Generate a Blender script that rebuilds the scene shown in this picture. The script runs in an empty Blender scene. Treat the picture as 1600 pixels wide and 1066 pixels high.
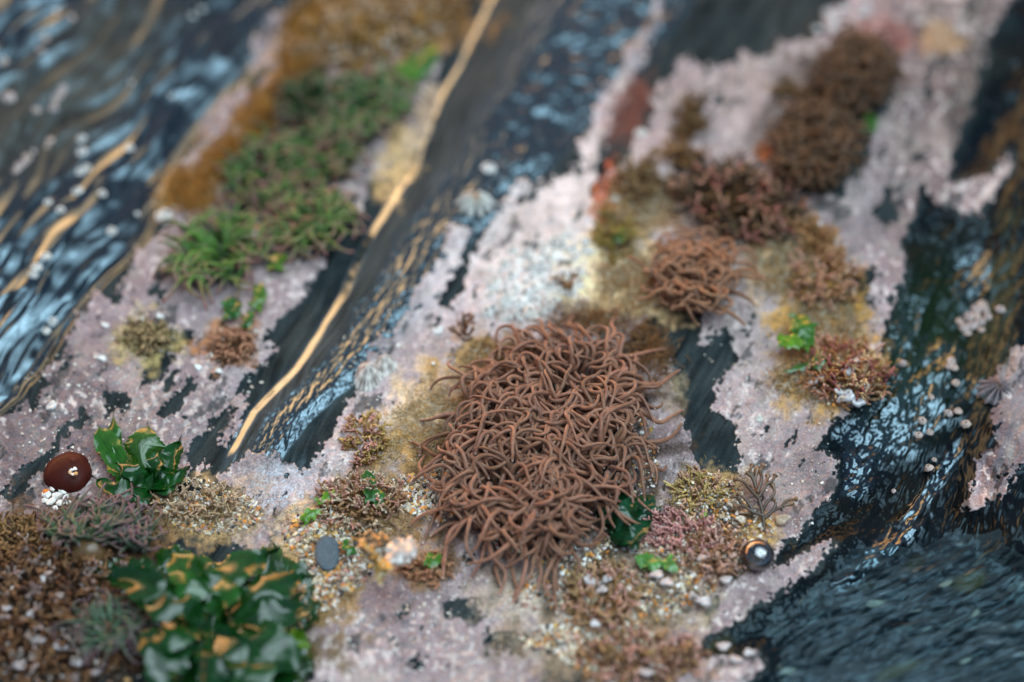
import bpy, math, random
import numpy as np
# ------------------------------------------------------------------ units
# authoring unit u = 0.2 mm; everything is multiplied by S when it becomes geometry (metres)
S = 0.0002
TH = math.radians(42.0)
D0 = 3111.0
ST, CT = math.sin(TH), math.cos(TH)
CAM = np.array([0.0, -D0*ST, D0*CT])
random.seed(7)
rng = np.random.default_rng(11)
sc = bpy.context.scene
col = sc.collection

def P(px, py, h=0.0):
    """point at height h that stands where the photograph shows (px,py)"""
    px = np.asarray(px, float); py = np.asarray(py, float)
    u = px-800.0; v = 533.0-py
    dx = u; dy = ST*D0 + v*CT; dz = -CT*D0 + v*ST
    t = (CAM[2]-h)/(-dz)
    return np.stack([CAM[0]+t*dx, CAM[1]+t*dy, CAM[2]+t*dz], -1)

def PX(p):
    p = np.asarray(p, float)-CAM
    f = p[...,1]*ST - p[...,2]*CT
    r = p[...,0]; up = p[...,1]*CT + p[...,2]*ST
    return 800+r/f*D0, 533-up/f*D0

# ------------------------------------------------------------------ noise
_perm = {}
def _tab(seed):
    if seed not in _perm:
        r = np.random.default_rng(seed+1000)
        p = r.permutation(512); a = r.uniform(0, 2*math.pi, 512)
        _perm[seed] = (p, np.cos(a).astype(np.float32), np.sin(a).astype(np.float32))
    return _perm[seed]
def perlin(x, y, seed=0):
    p, gx, gy = _tab(seed)
    x = np.asarray(x, np.float32); y = np.asarray(y, np.float32)
    xi = np.floor(x); yi = np.floor(y)
    xf = x-xi; yf = y-yi
    xi = xi.astype(np.int32); yi = yi.astype(np.int32)
    u = xf*xf*xf*(xf*(xf*6-15)+10); v = yf*yf*yf*(yf*(yf*6-15)+10)
    def g(ix, iy, fx, fy):
        k = p[(p[ix & 511]+iy) & 511]
        return gx[k]*fx+gy[k]*fy
    a = g(xi, yi, xf, yf); b = g(xi+1, yi, xf-1, yf)
    c = g(xi, yi+1, xf, yf-1); d = g(xi+1, yi+1, xf-1, yf-1)
    return 1.5*((a+(b-a)*u)+((c+(d-c)*u)-(a+(b-a)*u))*v)
def fbm(x, y, lam, seed=0, oct=3, gain=0.5):
    s = 0; a = 1.0
    for i in range(oct):
        s = s+a*perlin(x/lam+17.3*i, y/lam-9.1*i, seed+i*7); lam = lam/2.03; a *= gain
    return s
def sstep(a, b, x):
    t = np.clip((x-a)/(b-a), 0, 1); return t*t*(3-2*t)
def pinterp(y, pts):
    ys = [p[0] for p in pts]; xs = [p[1] for p in pts]
    return np.interp(y, ys, xs)

def sdf(x, y, poly, far=200.0):
    """signed distance (positive inside) to a polygon"""
    pts = np.array(poly, np.float32)
    m = far
    x0, y0 = pts.min(0)-m; x1, y1 = pts.max(0)+m
    out = np.full(x.shape, -far, np.float32)
    sel = (x > x0) & (x < x1) & (y > y0) & (y < y1)
    X = x[sel]; Y = y[sel]
    if X.size == 0: return out
    d = np.full(X.shape, 1e9, np.float32); ins = np.zeros(X.shape, bool)
    n = len(pts)
    for i in range(n):
        ax, ay = pts[i]; bx, by = pts[(i+1) % n]
        ex, ey = bx-ax, by-ay
        t = np.clip(((X-ax)*ex+(Y-ay)*ey)/(ex*ex+ey*ey+1e-9), 0, 1)
        dd = (X-ax-t*ex)**2+(Y-ay-t*ey)**2
        d = np.minimum(d, dd)
        if ay != by:
            c = ((ay > Y) != (by > Y)) & (X < (bx-ax)*(Y-ay)/(by-ay)+ax)
            ins ^= c
    d = np.sqrt(d); out[sel] = np.where(ins, d, -d)
    return out
def ell(x, y, cx, cy, rx, ry, ang=0):
    """1 at the centre, 0 on the rim, negative outside"""
    a = math.radians(ang); c, s = math.cos(a), math.sin(a)
    dx = x-cx; dy = y-cy
    return 1-np.sqrt(((dx*c+dy*s)/rx)**2+((-dx*s+dy*c)/ry)**2)

# ------------------------------------------------------------------ object helpers
def mesh_from(name, V, F, mat=None, parent=None, cols=None, smooth=True, loc=None, attrs=None):
    """V in u (world), F = list of (m,k) int arrays or one array"""
    if not isinstance(F, list): F = [F]
    V = np.asarray(V, np.float64)
    origin = np.zeros(3) if loc is None else np.asarray(loc, float)
    me = bpy.data.meshes.new(name)
    nv = len(V)
    me.vertices.add(nv)
    me.vertices.foreach_set('co', ((V-origin)*S).astype(np.float32).ravel())
    tot = sum(f.size for f in F); nf = sum(len(f) for f in F)
    me.loops.add(tot); me.polygons.add(nf)
    me.loops.foreach_set('vertex_index', np.concatenate([f.ravel() for f in F]).astype(np.int32))
    sizes = np.concatenate([np.full(len(f), f.shape[1]) for f in F])
    st = np.concatenate([[0], np.cumsum(sizes)[:-1]])
    me.polygons.foreach_set('loop_start', st.astype(np.int32))
    me.polygons.foreach_set('loop_total', sizes.astype(np.int32))
    me.polygons.foreach_set('use_smooth', np.full(nf, smooth, bool))
    me.update(calc_edges=True)
    if cols is not None:
        a = me.attributes.new('pig', 'FLOAT_COLOR', 'POINT')
        c = np.ones((nv, 4), np.float32); c[:, :3] = cols
        a.data.foreach_set('color', c.ravel())
    if attrs:
        for k, val in attrs.items():
            a = me.attributes.new(k, 'FLOAT', 'POINT'); a.data.foreach_set('value', np.asarray(val, np.float32).ravel())
    if mat: me.materials.append(mat)
    o = bpy.data.objects.new(name, me); col.objects.link(o)
    if parent is not None:
        o.parent = parent
        o.location = tuple((origin*S)-np.array(parent.location))
    else:
        o.location = tuple(origin*S)
    return o
def empty(name, loc):
    o = bpy.data.objects.new(name, None); col.objects.link(o)
    o.location = tuple(np.asarray(loc, float)*S); o.empty_display_size = 0.005
    return o
def tag(o, label=None, cat=None, group=None, kind=None):
    if label: o['label'] = label
    if cat: o['category'] = cat
    if group: o['group'] = group
    if kind: o['kind'] = kind
    return o

# ------------------------------------------------------------------ material helpers
def newmat(name):
    m = bpy.data.materials.new(name); m.use_nodes = True
    nt = m.node_tree; nt.nodes.clear()
    return m, nt
def N(nt, t, **kw):
    n = nt.nodes.new(t)
    for k, v in kw.items():
        if k.startswith('i_'):
            n.inputs[k[2:].replace('_', ' ')].default_value = v
        elif k.startswith('n_'):
            n.inputs[int(k[2:])].default_value = v
        else: setattr(n, k, v)
    return n
def L(nt, a, b): nt.links.new(a, b)
def organic(name, rough=0.5, coat=0.0, coat_rough=0.15, sss=0.0, sheen=0.0, scale=900.0, var=0.35, bump=0.25, gloss=0.0, trans=0.0, bdist=0.0004, ior=1.4):
    """pigment attribute x procedural noise, optional wet coat"""
    m, nt = newmat(name)
    out = N(nt, 'ShaderNodeOutputMaterial')
    pr = N(nt, 'ShaderNodeBsdfPrincipled')
    at = N(nt, 'ShaderNodeAttribute', attribute_name='pig')
    tc = N(nt, 'ShaderNodeTexCoord')
    nz = N(nt, 'ShaderNodeTexNoise'); nz.inputs['Scale'].default_value = scale; nz.inputs['Detail'].default_value = 3
    L(nt, tc.outputs['Object'], nz.inputs['Vector'])
    mr = N(nt, 'ShaderNodeMapRange'); mr.inputs[1].default_value = 0.25; mr.inputs[2].default_value = 0.75
    mr.inputs[3].default_value = 1-var; mr.inputs[4].default_value = 1+var
    L(nt, nz.outputs['Fac'], mr.inputs[0])
    vm = N(nt, 'ShaderNodeVectorMath', operation='SCALE')
    L(nt, at.outputs['Color'], vm.inputs[0]); L(nt, mr.outputs[0], vm.inputs['Scale'])
    L(nt, vm.outputs[0], pr.inputs['Base Color'])
    pr.inputs['Roughness'].default_value = rough; pr.inputs['IOR'].default_value = ior
    pr.inputs['Coat Weight'].default_value = coat; pr.inputs['Coat Roughness'].default_value = coat_rough
    pr.inputs['Specular IOR Level'].default_value = .5 if coat >= .5 else .15
    if coat >= 1: pr.inputs['Coat IOR'].default_value = 1.56; pr.inputs['Specular IOR Level'].default_value = .1
    if sss:
        pr.inputs['Subsurface Weight'].default_value = sss
        pr.inputs['Subsurface Radius'].default_value = (1.0, 0.5, 0.3)
        pr.inputs['Subsurface Scale'].default_value = 0.0012
    if sheen:
        pr.inputs['Sheen Weight'].default_value = sheen; pr.inputs['Sheen Roughness'].default_value = 0.35
    if bump:
        bp = N(nt, 'ShaderNodeBump'); bp.inputs['Strength'].default_value = bump; bp.inputs['Distance'].default_value = bdist
        L(nt, nz.outputs['Fac'], bp.inputs['Height']); L(nt, bp.outputs[0], pr.inputs['Normal'])
    last = pr.outputs[0]
    if trans:
        tr = N(nt, 'ShaderNodeBsdfTranslucent'); L(nt, vm.outputs[0], tr.inputs['Color'])
        mx = N(nt, 'ShaderNodeMixShader'); mx.inputs[0].default_value = trans
        L(nt, last, mx.inputs[1]); L(nt, tr.outputs[0], mx.inputs[2]); last = mx.outputs[0]
    if gloss:
        gl = N(nt, 'ShaderNodeBsdfGlossy'); gl.inputs['Roughness'].default_value = coat_rough
        mx = N(nt, 'ShaderNodeMixShader'); mx.inputs[0].default_value = gloss
        L(nt, last, mx.inputs[1]); L(nt, gl.outputs[0], mx.inputs[2]); last = mx.outputs[0]
    L(nt, last, out.inputs['Surface'])
    return m
# ------------------------------------------------------------------ key lines of the rock (photo coordinates)
GOLD = [(-300,930),(-60,800),(0,768),(40,748),(95,720),(150,691),(205,668),(260,650),(315,613),(350,590),(410,560),(470,530),(525,499),(575,464),(610,430),(645,396),(690,372),(716,358),(780,330)]
LEFT = [(-300,760),(-60,545),(0,505),(80,447),(150,372),(200,330),(280,268),(350,245),(380,232),(415,198),(460,158),(500,116),(560,86),(620,45),(650,0),(700,-50),(900,-250)]
GW = [(-300,330),(0,280),(100,255),(200,215),(350,150),(600,100),(700,75),(900,60)]
TRENCH = [(1640,-300),(1586,-20),(1546,61),(1509,189),(1489,236),(1486,280),(1526,283),(1580,243),(1580,262),(1559,287),(1529,334),(1495,331),(1461,320),(1446,290),(1434,300),(1426,345),(1404,370),(1413,396),(1405,441),(1394,471),(1379,519),(1373,560),(1350,600),(1330,640),(1303,657),(1276,701),(1303,719),(1303,746),(1296,780),(1273,794),(1262,817),(1249,834),(1215,858),(1212,884),(1250,872),(1285,846),(1306,851),(1286,881),(1242,905),(1229,925),(1171,952),(1127,986),(1080,1020),(1100,1036),(1178,1023),(1195,1040),(1168,1064),(1140,1120),(1130,1400),(2600,1400),(2600,-300)]
CR = {  # crust areas: outlines
 'left': [(-300,1050),(-60,722),(0,650),(20,643),(37,627),(50,643),(61,620),(81,600),(64,586),(88,559),(108,549),(103,522),(118,498),(138,485),(158,461),(182,475),(189,458),(192,441),(202,414),(216,390),(236,377),(256,360),(266,330),(263,304),(266,277),(287,250),(314,216),(320,179),(337,165),(364,145),(381,132),(405,142),(415,118),(432,88),(456,81),(472,91),(500,40),(540,20),(600,-10),(640,-60),(720,-60),(700,60),(640,230),(560,330),(480,400),(506,414),(503,431),(472,444),(466,471),(449,485),(425,509),(405,536),(429,542),(415,566),(381,593),(371,613),(395,623),(381,654),(364,677),(351,701),(331,692),(312,715),(330,735),(312,745),(282,759),(240,780),(120,800),(60,1000)],
 'left_streak': [(388,104),(398,66),(436,22),(470,-10),(490,-60),(500,-60),(470,10),(448,48),(430,76),(408,108)],
 'main': [(345,742),(372,722),(400,705),(450,715),(480,735),(505,690),(530,640),(550,617),(565,570),(597,525),(614,519),(638,485),(658,448),(678,417),(689,394),(692,367),(709,350),(735,362),(752,352),(775,335),(800,300),(815,285),(850,290),(870,280),(900,262),(906,240),(918,195),(935,145),(972,111),(982,78),(1009,44),(1030,-40),(1050,-40),(1020,60),(1003,101),(975,150),(955,190),(985,215),(1010,180),(1030,130),(1060,88),(1110,108),(1141,101),(1161,81),(1205,88),(1219,61),(1262,64),(1296,57),(1285,30),(1323,7),(1340,-60),(1640,-300),(2600,-300),(2600,1400),(470,1400),(480,1066),(500,900),(440,860),(360,850)],
 'pocket': [(1508,800),(1520,740),(1545,690),(1560,640),(1555,600),(1570,570),(1600,540),(1640,540),(1640,690),(1590,740),(1566,772),(1535,796)],
}
HOLES = [
 [(263,519),(300,515),(304,532),(277,552),(253,586),(236,600),(219,603),(226,569),(243,539)],
 [(162,610),(202,606),(209,630),(196,647),(159,650)],
 [(297,590),(304,605),(283,640),(260,655),(248,650),(262,625),(280,605)],
 [(124,643),(136,650),(100,692),(60,745),(20,790),(5,780),(50,720),(85,688)],
 [(298,690),(330,665),(347,690),(330,720),(305,735),(288,715)],
 [(240,440),(262,405),(268,425),(252,452),(238,460)],
 [(300,700),(340,650),(372,640),(352,672),(330,700)],
 [(770,335),(748,372),(737,402),(726,440),(702,482),(686,482),(684,462),(720,402),(738,350)],
 [(1062,560),(1100,535),(1140,515),(1150,560),(1118,600),(1120,640),(1140,655),(1157,680),(1152,720),(1140,752),(1100,745),(1080,700),(1066,650),(1058,600)],
 [(1338,425),(1375,418),(1372,450),(1345,490),(1330,502),(1332,455)],
 [(697,939),(757,935),(754,972),(702,968)],
 [(757,990),(828,993),(811,1027),(765,1013)],
 [(632,1030),(650,1022),(664,1030),(650,1048)],
 [(875,920),(896,898),(935,868),(970,841),(975,850),(940,885),(905,910),(880,935)],
 [(840,1065),(870,1000),(930,985),(950,1010),(900,1100)],
 [(1045,250),(1075,240),(1090,262),(1062,275)],
 [(1070,170),(1092,150),(1105,165),(1085,205),(1068,200)],
 [(930,260),(955,215),(990,160),(1020,130),(1025,170),(1000,215),(965,260),(940,300),(925,290)],
 [(958,330),(975,300),(1000,310),(990,350),(960,352)],
 [(600,505),(622,512),(614,528),(598,528)],
 [(1400,95),(1410,60),(1395,55),(1380,70)],
 [(345,765),(360,752),(376,760),(372,800),(350,810)],
 [(1296,100),(1250,150),(1230,200),(1215,270),(1260,300),(1310,310),(1350,270),(1360,215),(1398,150),(1400,90),(1340,70)],  # dark gap in the crust, painting the shade around the bushy anemones
 [(1430,240),(1440,235),(1436,250),(1424,252)],
 [(1448,140),(1458,128),(1466,140),(1456,148)],
 [(940,560),(1060,470),(1110,500),(1090,540),(1060,620),(1040,560)],
 [(1385,300),(1397,292),(1404,330),(1390,360),(1372,352),(1362,330)],
]

def warped(x, y, amp=1.0):
    wx = 9*fbm(x, y, 60, 21, 2)+5.0*fbm(x, y, 17, 22, 2)+2.2*perlin(x/6, y/6, 23)
    wy = 9*fbm(x, y, 60, 31, 2)+5.0*fbm(x, y, 17, 32, 2)+2.2*perlin(x/6, y/6, 33)
    return x+amp*wx, y+amp*wy

def build_fields(x, y):
    f = {}
    wx, wy = warped(x, y)
    # crust distance (positive inside the crust)
    cr = np.full(x.shape, -200.0, np.float32)
    for k, p in CR.items(): cr = np.maximum(cr, sdf(wx, wy, p, 120))
    for p in HOLES: cr = np.minimum(cr, -sdf(wx, wy, p, 60))
    tr = sdf(wx, wy, TRENCH, 260)
    pk = sdf(wx, wy, CR['pocket'], 60)
    cr = np.minimum(cr, np.maximum(-tr, pk))
    # small lacunae where slate shows through
    ln = fbm(x*0.862+y*0.506, (-0.506*x+0.862*y)*0.45, 26, 41, 3)
    lac = (ln-0.78+0.15*perlin(x/220, y/220, 42))*22
    cr = np.minimum(cr, -lac)
    cr = cr+9*fbm(x, y, 15, 43, 3, .6)*np.exp(-(cr/16)**2)+4*perlin(x/5.2, y/5.2, 44)*np.exp(-(cr/9)**2)
    f['cr'] = cr; f['tr'] = tr
    C = sstep(-0.8, 1.2, cr); f['C'] = C
    T = sstep(-6, 40, tr)
    xg = pinterp(y, GOLD)+3*perlin(y/70, y*0, 51)+1.2*perlin(y/22, y*0, 52)
    xl = pinterp(y, LEFT)
    gw = pinterp(y, GW)
    dg = (x-xg)*0.86
    gfade = sstep(745, 700, y)
    dn = dg/gw
    dl = (xl-x)*0.75+5*fbm(x, y, 70, 53, 2)
    f['dl'] = dl
    # strata coordinates
    lw = 22*fbm(x, y, 260, 61, 2)
    t = 0.862*x+0.506*y+lw; s = -0.506*x+0.862*y
    t2 = 0.76*x+0.65*y+lw*1.2; s2 = -0.65*x+0.76*y
    t3 = 0.5*x+0.87*y+lw; s3 = -0.87*x+0.5*y
    t4 = 0.93*x+0.36*y+lw; s4 = -0.36*x+0.93*y
    Lz = sstep(-3, 10, dl)
    # ---- height
    near = gfade*np.exp(-(dg/70)**2)
    h = 5*fbm(x, y, 420, 1, 2)*(1-.7*near)+2.6*fbm(x, y, 110, 2, 3)*(1-.93*near)
    h = h-2+0*x
    # gold step and ridge
    gq = dg+1.2*perlin(y/40, y*0, 54)
    gwid = (3.1+1.9*sstep(100, 420, y))+1.0*perlin(y/60, y*0, 57)
    step = 0.65*np.clip((gq+gwid)/(2*gwid), 0, 1)+0.35*sstep(-gwid-4, gwid+4, gq)
    gm = gfade*np.exp(-(gq/(gwid+4))**4)
    topw0 = sstep(420, 120, y)
    up = np.interp(np.clip(dn, -1, 2), [-1, 0, 0.35, 0.62, 0.72, 0.98, 1.15, 2], [0, 0, 1.5, 10, 10.5, -1, -4, 0])
    upt = np.interp(np.clip(dn, -1, 2), [-1, 0, .2, .36, .45, .98, 1.15, 2], [0, 0, 1, 4, 3.5, -10, -9, 0])
    up = up+(upt-up)*topw0
    ridge = gfade*(7.4*step*gwid/6.3+up*gw/150*sstep(0, 0.1, dn)*1.0)
    trough = -5*np.exp(-((dg+48)/24)**2)*gfade
    h = h+ridge+trough
    # ripply relief on the ridge
    R = gfade*sstep(0.16, 0.36, dn+0.08*fbm(x, y, 50, 55, 2))*sstep(1.04, 0.93, dn)
    f['R'] = R; f['dn'] = dn; f['dg'] = dg; f['gfade'] = gfade
    rr = fbm(t, s/2.6, 10, 71, 3, 0.6)
    topw = sstep(420, 120, y)
    rt = fbm(t, s/1.4, 26, 75, 3, 0.55)
    h = h+R*(rr*(1.35-0.75*topw)+topw*rt*3.2*sstep(0.3, 0.5, dn))
    h = h+(1-R)*(1-C)*(1-T)*(1-Lz)*0.7*fbm(t, s/5, 14, 72, 3)*(1-gm)
    # left wet folds
    up_l = np.interp(np.clip(dl, -10, 600), [-10, 0, 10, 24, 34, 60, 200, 420, 600], [0, 0, -9, -10, -5, 2, 34, 82, 110])
    fold = fbm(t2, s2/5.5, 80, 81, 2)*11+np.abs(fbm(t2, s2/4, 40, 82, 2))*(-6)
    rip = fbm(t2, s2/4.2, 22, 83, 2, 0.45)
    ripA = 0.18+1.6*sstep(170, 330, y+0.25*x)
    h = h+Lz*(up_l+fold*sstep(5, 90, dl)+rip*ripA)
    # trench
    deep = -40*(1-np.exp(-np.clip(tr, 0, 400)/75))
    xr = pinterp(y, [(-300,1720),(0,1640),(200,1590),(300,1568),(560,1540),(700,1520),(790,1500),(860,1560),(1066,1900)])
    rwall = sstep(-40, 60, x-xr)*34
    h = h+T*0+np.where(tr > 0, deep, 0)+rwall*sstep(0, 30, tr)
    BR = sstep(0, 60, (y-(858-0.16*(x-1260)))+20*fbm(x, y, 120, 91, 2))*sstep(-5, 25, tr)
    f['BR'] = BR
    tn = fbm(t4, s4/2.6, 34, 92, 3)
    bn = fbm(t3, s3/2.6, 30, 93, 3, 0.6)
    h = h+sstep(2, 50, tr)*((1-BR)*(tn*5.0+1.6*fbm(t4, s4/2.2, 12, 94, 2))+BR*bn*4.5)
    tq = .72*x+.69*y+10*fbm(x, y, 120, 901, 2); sq = -.69*x+.72*y
    tg = np.clip(2.2*ell(x, y, 1418, 655, 150, 58, -36)+.5*fbm(x, y, 50, 903, 2), 0, 1)
    tg = np.maximum(tg, np.clip(2.2*ell(x, y, 1345, 735, 60, 20, -50)+.3*fbm(x, y, 30, 913, 2), 0, 1))
    rn = np.maximum(np.clip(2.0*ell(x, y, 1450, 770, 120, 17, -56)+.5*fbm(x, y, 40, 904, 2), 0, 1), np.clip(2.0*ell(x, y, 1400, 850, 70, 14, -40)+.5*fbm(x, y, 40, 914, 2), 0, 1))
    rn = np.maximum(rn, np.clip(2.0*ell(x, y, 1425, 520, 95, 9, -66)+.3*fbm(x, y, 30, 915, 2), 0, 1))
    gd = np.zeros_like(x)
    for g_ in [(1335,665,50,30,-35),(1400,600,50,22,-35),(1520,430,34,60,10),(1345,760,30,18,-50),(1370,860,60,18,-55),(1400,520,20,60,25),(1470,560,50,40,0),(1330,900,50,20,-40)]:
        gd = np.maximum(gd, np.clip(2*ell(x, y, *g_)+.6*fbm(x, y, 30, 916, 2), 0, 1))
    inT = sstep(4, 16, tr)
    tg = tg*inT; rn = rn*inT*(1-tg); gd = gd*inT*(1-tg)*(1-rn)
    f['film'] = np.maximum(np.maximum(tg, rn), gd*.8)
    r1 = fbm(tq, sq/1.9, 26, 917, 3, .5); r3 = fbm(tq, sq/3.2, 12, 918, 2)
    h = h+tg*(3.5+r1*3.6-(y-655)*.07)+rn*(3.0+1.7*r3+2.0*r1)+gd*(1.5+2.6*fbm(tq, sq/3, 20, 919, 3, .5))
    # crust: raised rim and lumps
    lump = fbm(x, y, 15, 101, 3, 0.6)
    coarse = sstep(0.0, 0.6, fbm(x, y, 120, 102, 2)+0.5*sstep(300, 60, x)*sstep(400, 560, y)+0.2)
    edge = np.exp(-((cr-3.0)/3.0)**2)
    C = C*(1-gm); f['C'] = C
    h = h+C*(1.6+lump*(0.7+1.5*coarse)+1.0*edge+0.45*perlin(x/3.4, y/3.4, 103)+.9*np.clip(fbm(x, y, 8, 107, 2), 0, 1))
    # white barnacle bed lumps
    wb = np.clip(ell(x, y, 838, 430, 110, 62, -35)*1.6+0.5*fbm(x, y, 40, 104, 2), 0, 1)
    f['wb'] = wb
    wl = np.clip(np.maximum(perlin(x/10, y/10, 105), perlin(x/17+5, y/17, 108))+0.1, 0, 1)
    h = h+wb*wl*7
    f['wl'] = wl
    # basin under the big anemone and hollows for the others
    for (cx, cy, rx, ry, a, d) in [(860,700,190,240,15,-7),(1085,440,90,80,0,-5),(440,285,200,95,-54,-30),(1280,190,80,140,25,-4)]:
        h = h+d*sstep(-0.1, 0.5, ell(x, y, cx, cy, rx, ry, a))
    for (cx, cy, rx, ry, a, d) in [(150,920,240,110,0,12),(330,960,150,90,0,9),(1060,900,120,60,20,6),(1320,590,70,40,20,8),(1160,330,110,60,30,6),(560,40,160,60,-20,10)]:
        h = h+d*sstep(-0.1, 0.7, ell(x, y, cx, cy, rx, ry, a)+0.12*fbm(x, y, 40, 106, 2))
    f['h'] = h; f['t'] = t; f['s'] = s
    # ---- pigment
    def c3(r, g, b): return np.array([r, g, b], np.float32)
    n1 = fbm(x, y, 150, 201, 3)[..., None]; n2 = fbm(x, y, 40, 202, 3)[..., None]; n3 = fbm(x, y, 11, 203, 3)[..., None]
    st = fbm(t, s/6, 16, 204, 3)[..., None]
    def mix(a, b, m): return a+(b-a)*m
    slate = c3(.019, .028, .030)*(1+0.45*st+0.3*n2)
    slate = mix(slate, c3(.048, .056, .054), np.clip(0.3+0.8*n1+0.5*st, 0, 1)*0.55)
    vein = sstep(0.72, 0.95, fbm(t, s/9, 22, 205, 2))[..., None]
    slate = mix(slate, c3(.16, .16, .14), vein*0.3)
    # left band and trench are darker, with brown-green films
    LT = np.maximum(Lz, sstep(0, 14, tr))[..., None]
    dark = c3(.0025, .005, .007)*(1+0.5*n2)
    olive = c3(.014, .010, .003); moss = c3(.009, .020, .005)
    darkc = mix(dark, olive, np.clip(0.1+0.9*n1+0.4*st, 0, 1)*0.5)
    darkc = mix(darkc, moss, (np.clip(ell(x, y, 1440, 540, 120, 200, 15)*1.4, 0, 1)[..., None])*0.75)
    slate = mix(slate, darkc, LT)
    # matt grey-brown rock at the top left
    mt = np.clip(1.5*ell(x, y, 130, 130, 110, 260, 38)+0.35*fbm(x, y, 60, 206, 2), 0, 1)
    mt2 = np.clip(1.5*ell(x, y, 20, 190, 60, 150, 20), 0, 1)
    mt = np.maximum(mt, mt2)*Lz
    f['mt'] = mt
    slate = mix(slate, c3(.055, .052, .043)*(1+.4*n2), (mt*0.9)[..., None])
    # the ridge
    slate = mix(slate, c3(.010, .015, .018)*(1+.4*n3), (R*0.85)[..., None])
    flat = gfade*sstep(0.02, .06, dn)*(1-sstep(.2, .4, dn))
    slate = mix(slate, c3(.050, .050, .046)*(1+.35*st), (flat*0.9)[..., None])
    # crust pigment
    crust = c3(.43, .335, .375)*(1+0.12*n2)
    crust = mix(crust, c3(.50, .34, .345), np.clip(0.2+0.9*n1, 0, 1)*0.6)
    crust = mix(crust, c3(.30, .22, .25), np.clip(-.15+1.0*fbm(x, y, 52, 239, 3)[..., None], 0, 1)*.7)
    crust = mix(crust, c3(.58, .55, .545), np.clip(0.05+0.7*fbm(x, y, 70, 211, 3)[..., None], 0, 1)*0.8)
    crust = crust*(1+0.16*n3)
    sp = perlin(x/3.1, y/3.1, 212)[..., None]; sp2 = perlin(x/7.3, y/7.3, 213)[..., None]
    crust = mix(crust, c3(.78, .74, .66), sstep(.42, .75, sp+0.25*n2)*0.65)
    crust = mix(crust, c3(.72, .70, .62), sstep(.5, .8, sp2+0.35*n1)*0.6)
    crust = mix(crust, c3(.17, .13, .15), sstep(.4, .8, -sp+0.35*n2)*0.5)
    edgec = np.exp(-((cr-1.6)/1.5)**2)[..., None]
    crust = mix(crust, c3(.66, .60, .62), edgec*0.55)
    # tone across the crust (own colour of the growth)
    tone = [ (80,640,170,170,0,(.20,.150,.165),.85), (300,480,80,70,0,(.42,.36,.41),.75),(260,640,90,80,0,(.34,.27,.28),.6),(380,200,120,130,0,(.34,.28,.30),.6), (1180,160,170,90,0,(.50,.46,.46),.8), (1480,130,140,200,0,(.21,.150,.140),.9),
             (860,385,210,130,-40,(.88,.87,.83),.9), (700,500,130,90,-50,(.62,.56,.58),.75), (1210,570,110,170,0,(.56,.49,.47),.75),(1240,760,90,110,0,(.37,.285,.29),.75),
             (640,980,190,110,0,(.40,.33,.355),.7), (1110,960,120,60,-30,(.30,.21,.225),.8), (440,760,90,45,-20,(.55,.58,.66),.85), (580,620,70,100,30,(.56,.48,.51),.7),
             (960,960,130,60,0,(.50,.45,.43),.5), (1430,350,70,120,0,(.27,.19,.185),.8), (1560,660,60,130,0,(.16,.13,.16),.8), (380,150,60,60,0,(.36,.30,.32),.6)]
    for (cx, cy, rx, ry, a, c, k) in tone:
        m = np.clip(1.7*ell(x, y, cx, cy, rx*1.25, ry*1.25, a)+0.25*n2[..., 0], 0, 1)[..., None]*k
        crust = mix(crust, c3(*c)*(1+0.2*sp+0.15*n3), m)
    gg = fbm(x, y, 34, 233, 3)[..., None]
    crust = mix(crust, c3(.40, .43, .37), np.clip(gg-.1, 0, 1)*.7)
    wh = sstep(.35, .7, fbm(x, y, 13, 234, 3)+.5*fbm(x, y, 120, 235, 2))[..., None]
    crust = mix(crust, c3(.80, .80, .74), wh*.75)
    crust = mix(crust, c3(.66, .56, .44), np.clip(-.1+.9*fbm(x, y, 85, 240, 3)[..., None], 0, 1)*.6)
    lum = crust.mean(-1, keepdims=True); crust = mix(crust, lum*c3(1.02, .99, .98), .48)
    crust = crust*c3(.80, .69, .67)*(1+0.25*fbm(x, y, 200, 231, 2)[..., None]+.22*fbm(x, y, 28, 232, 3)[..., None])
    worn = sstep(.42, .78, fbm(t, s/1.8, 38, 236, 4, .62)+.25*fbm(x, y, 9, 237, 2))
    slate = slate*(1+.35*fbm(t, s/14, 6, 238, 2)[..., None])
    colr = mix(slate, crust, (C*(1-.72*worn*(1-wb)))[..., None])
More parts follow.
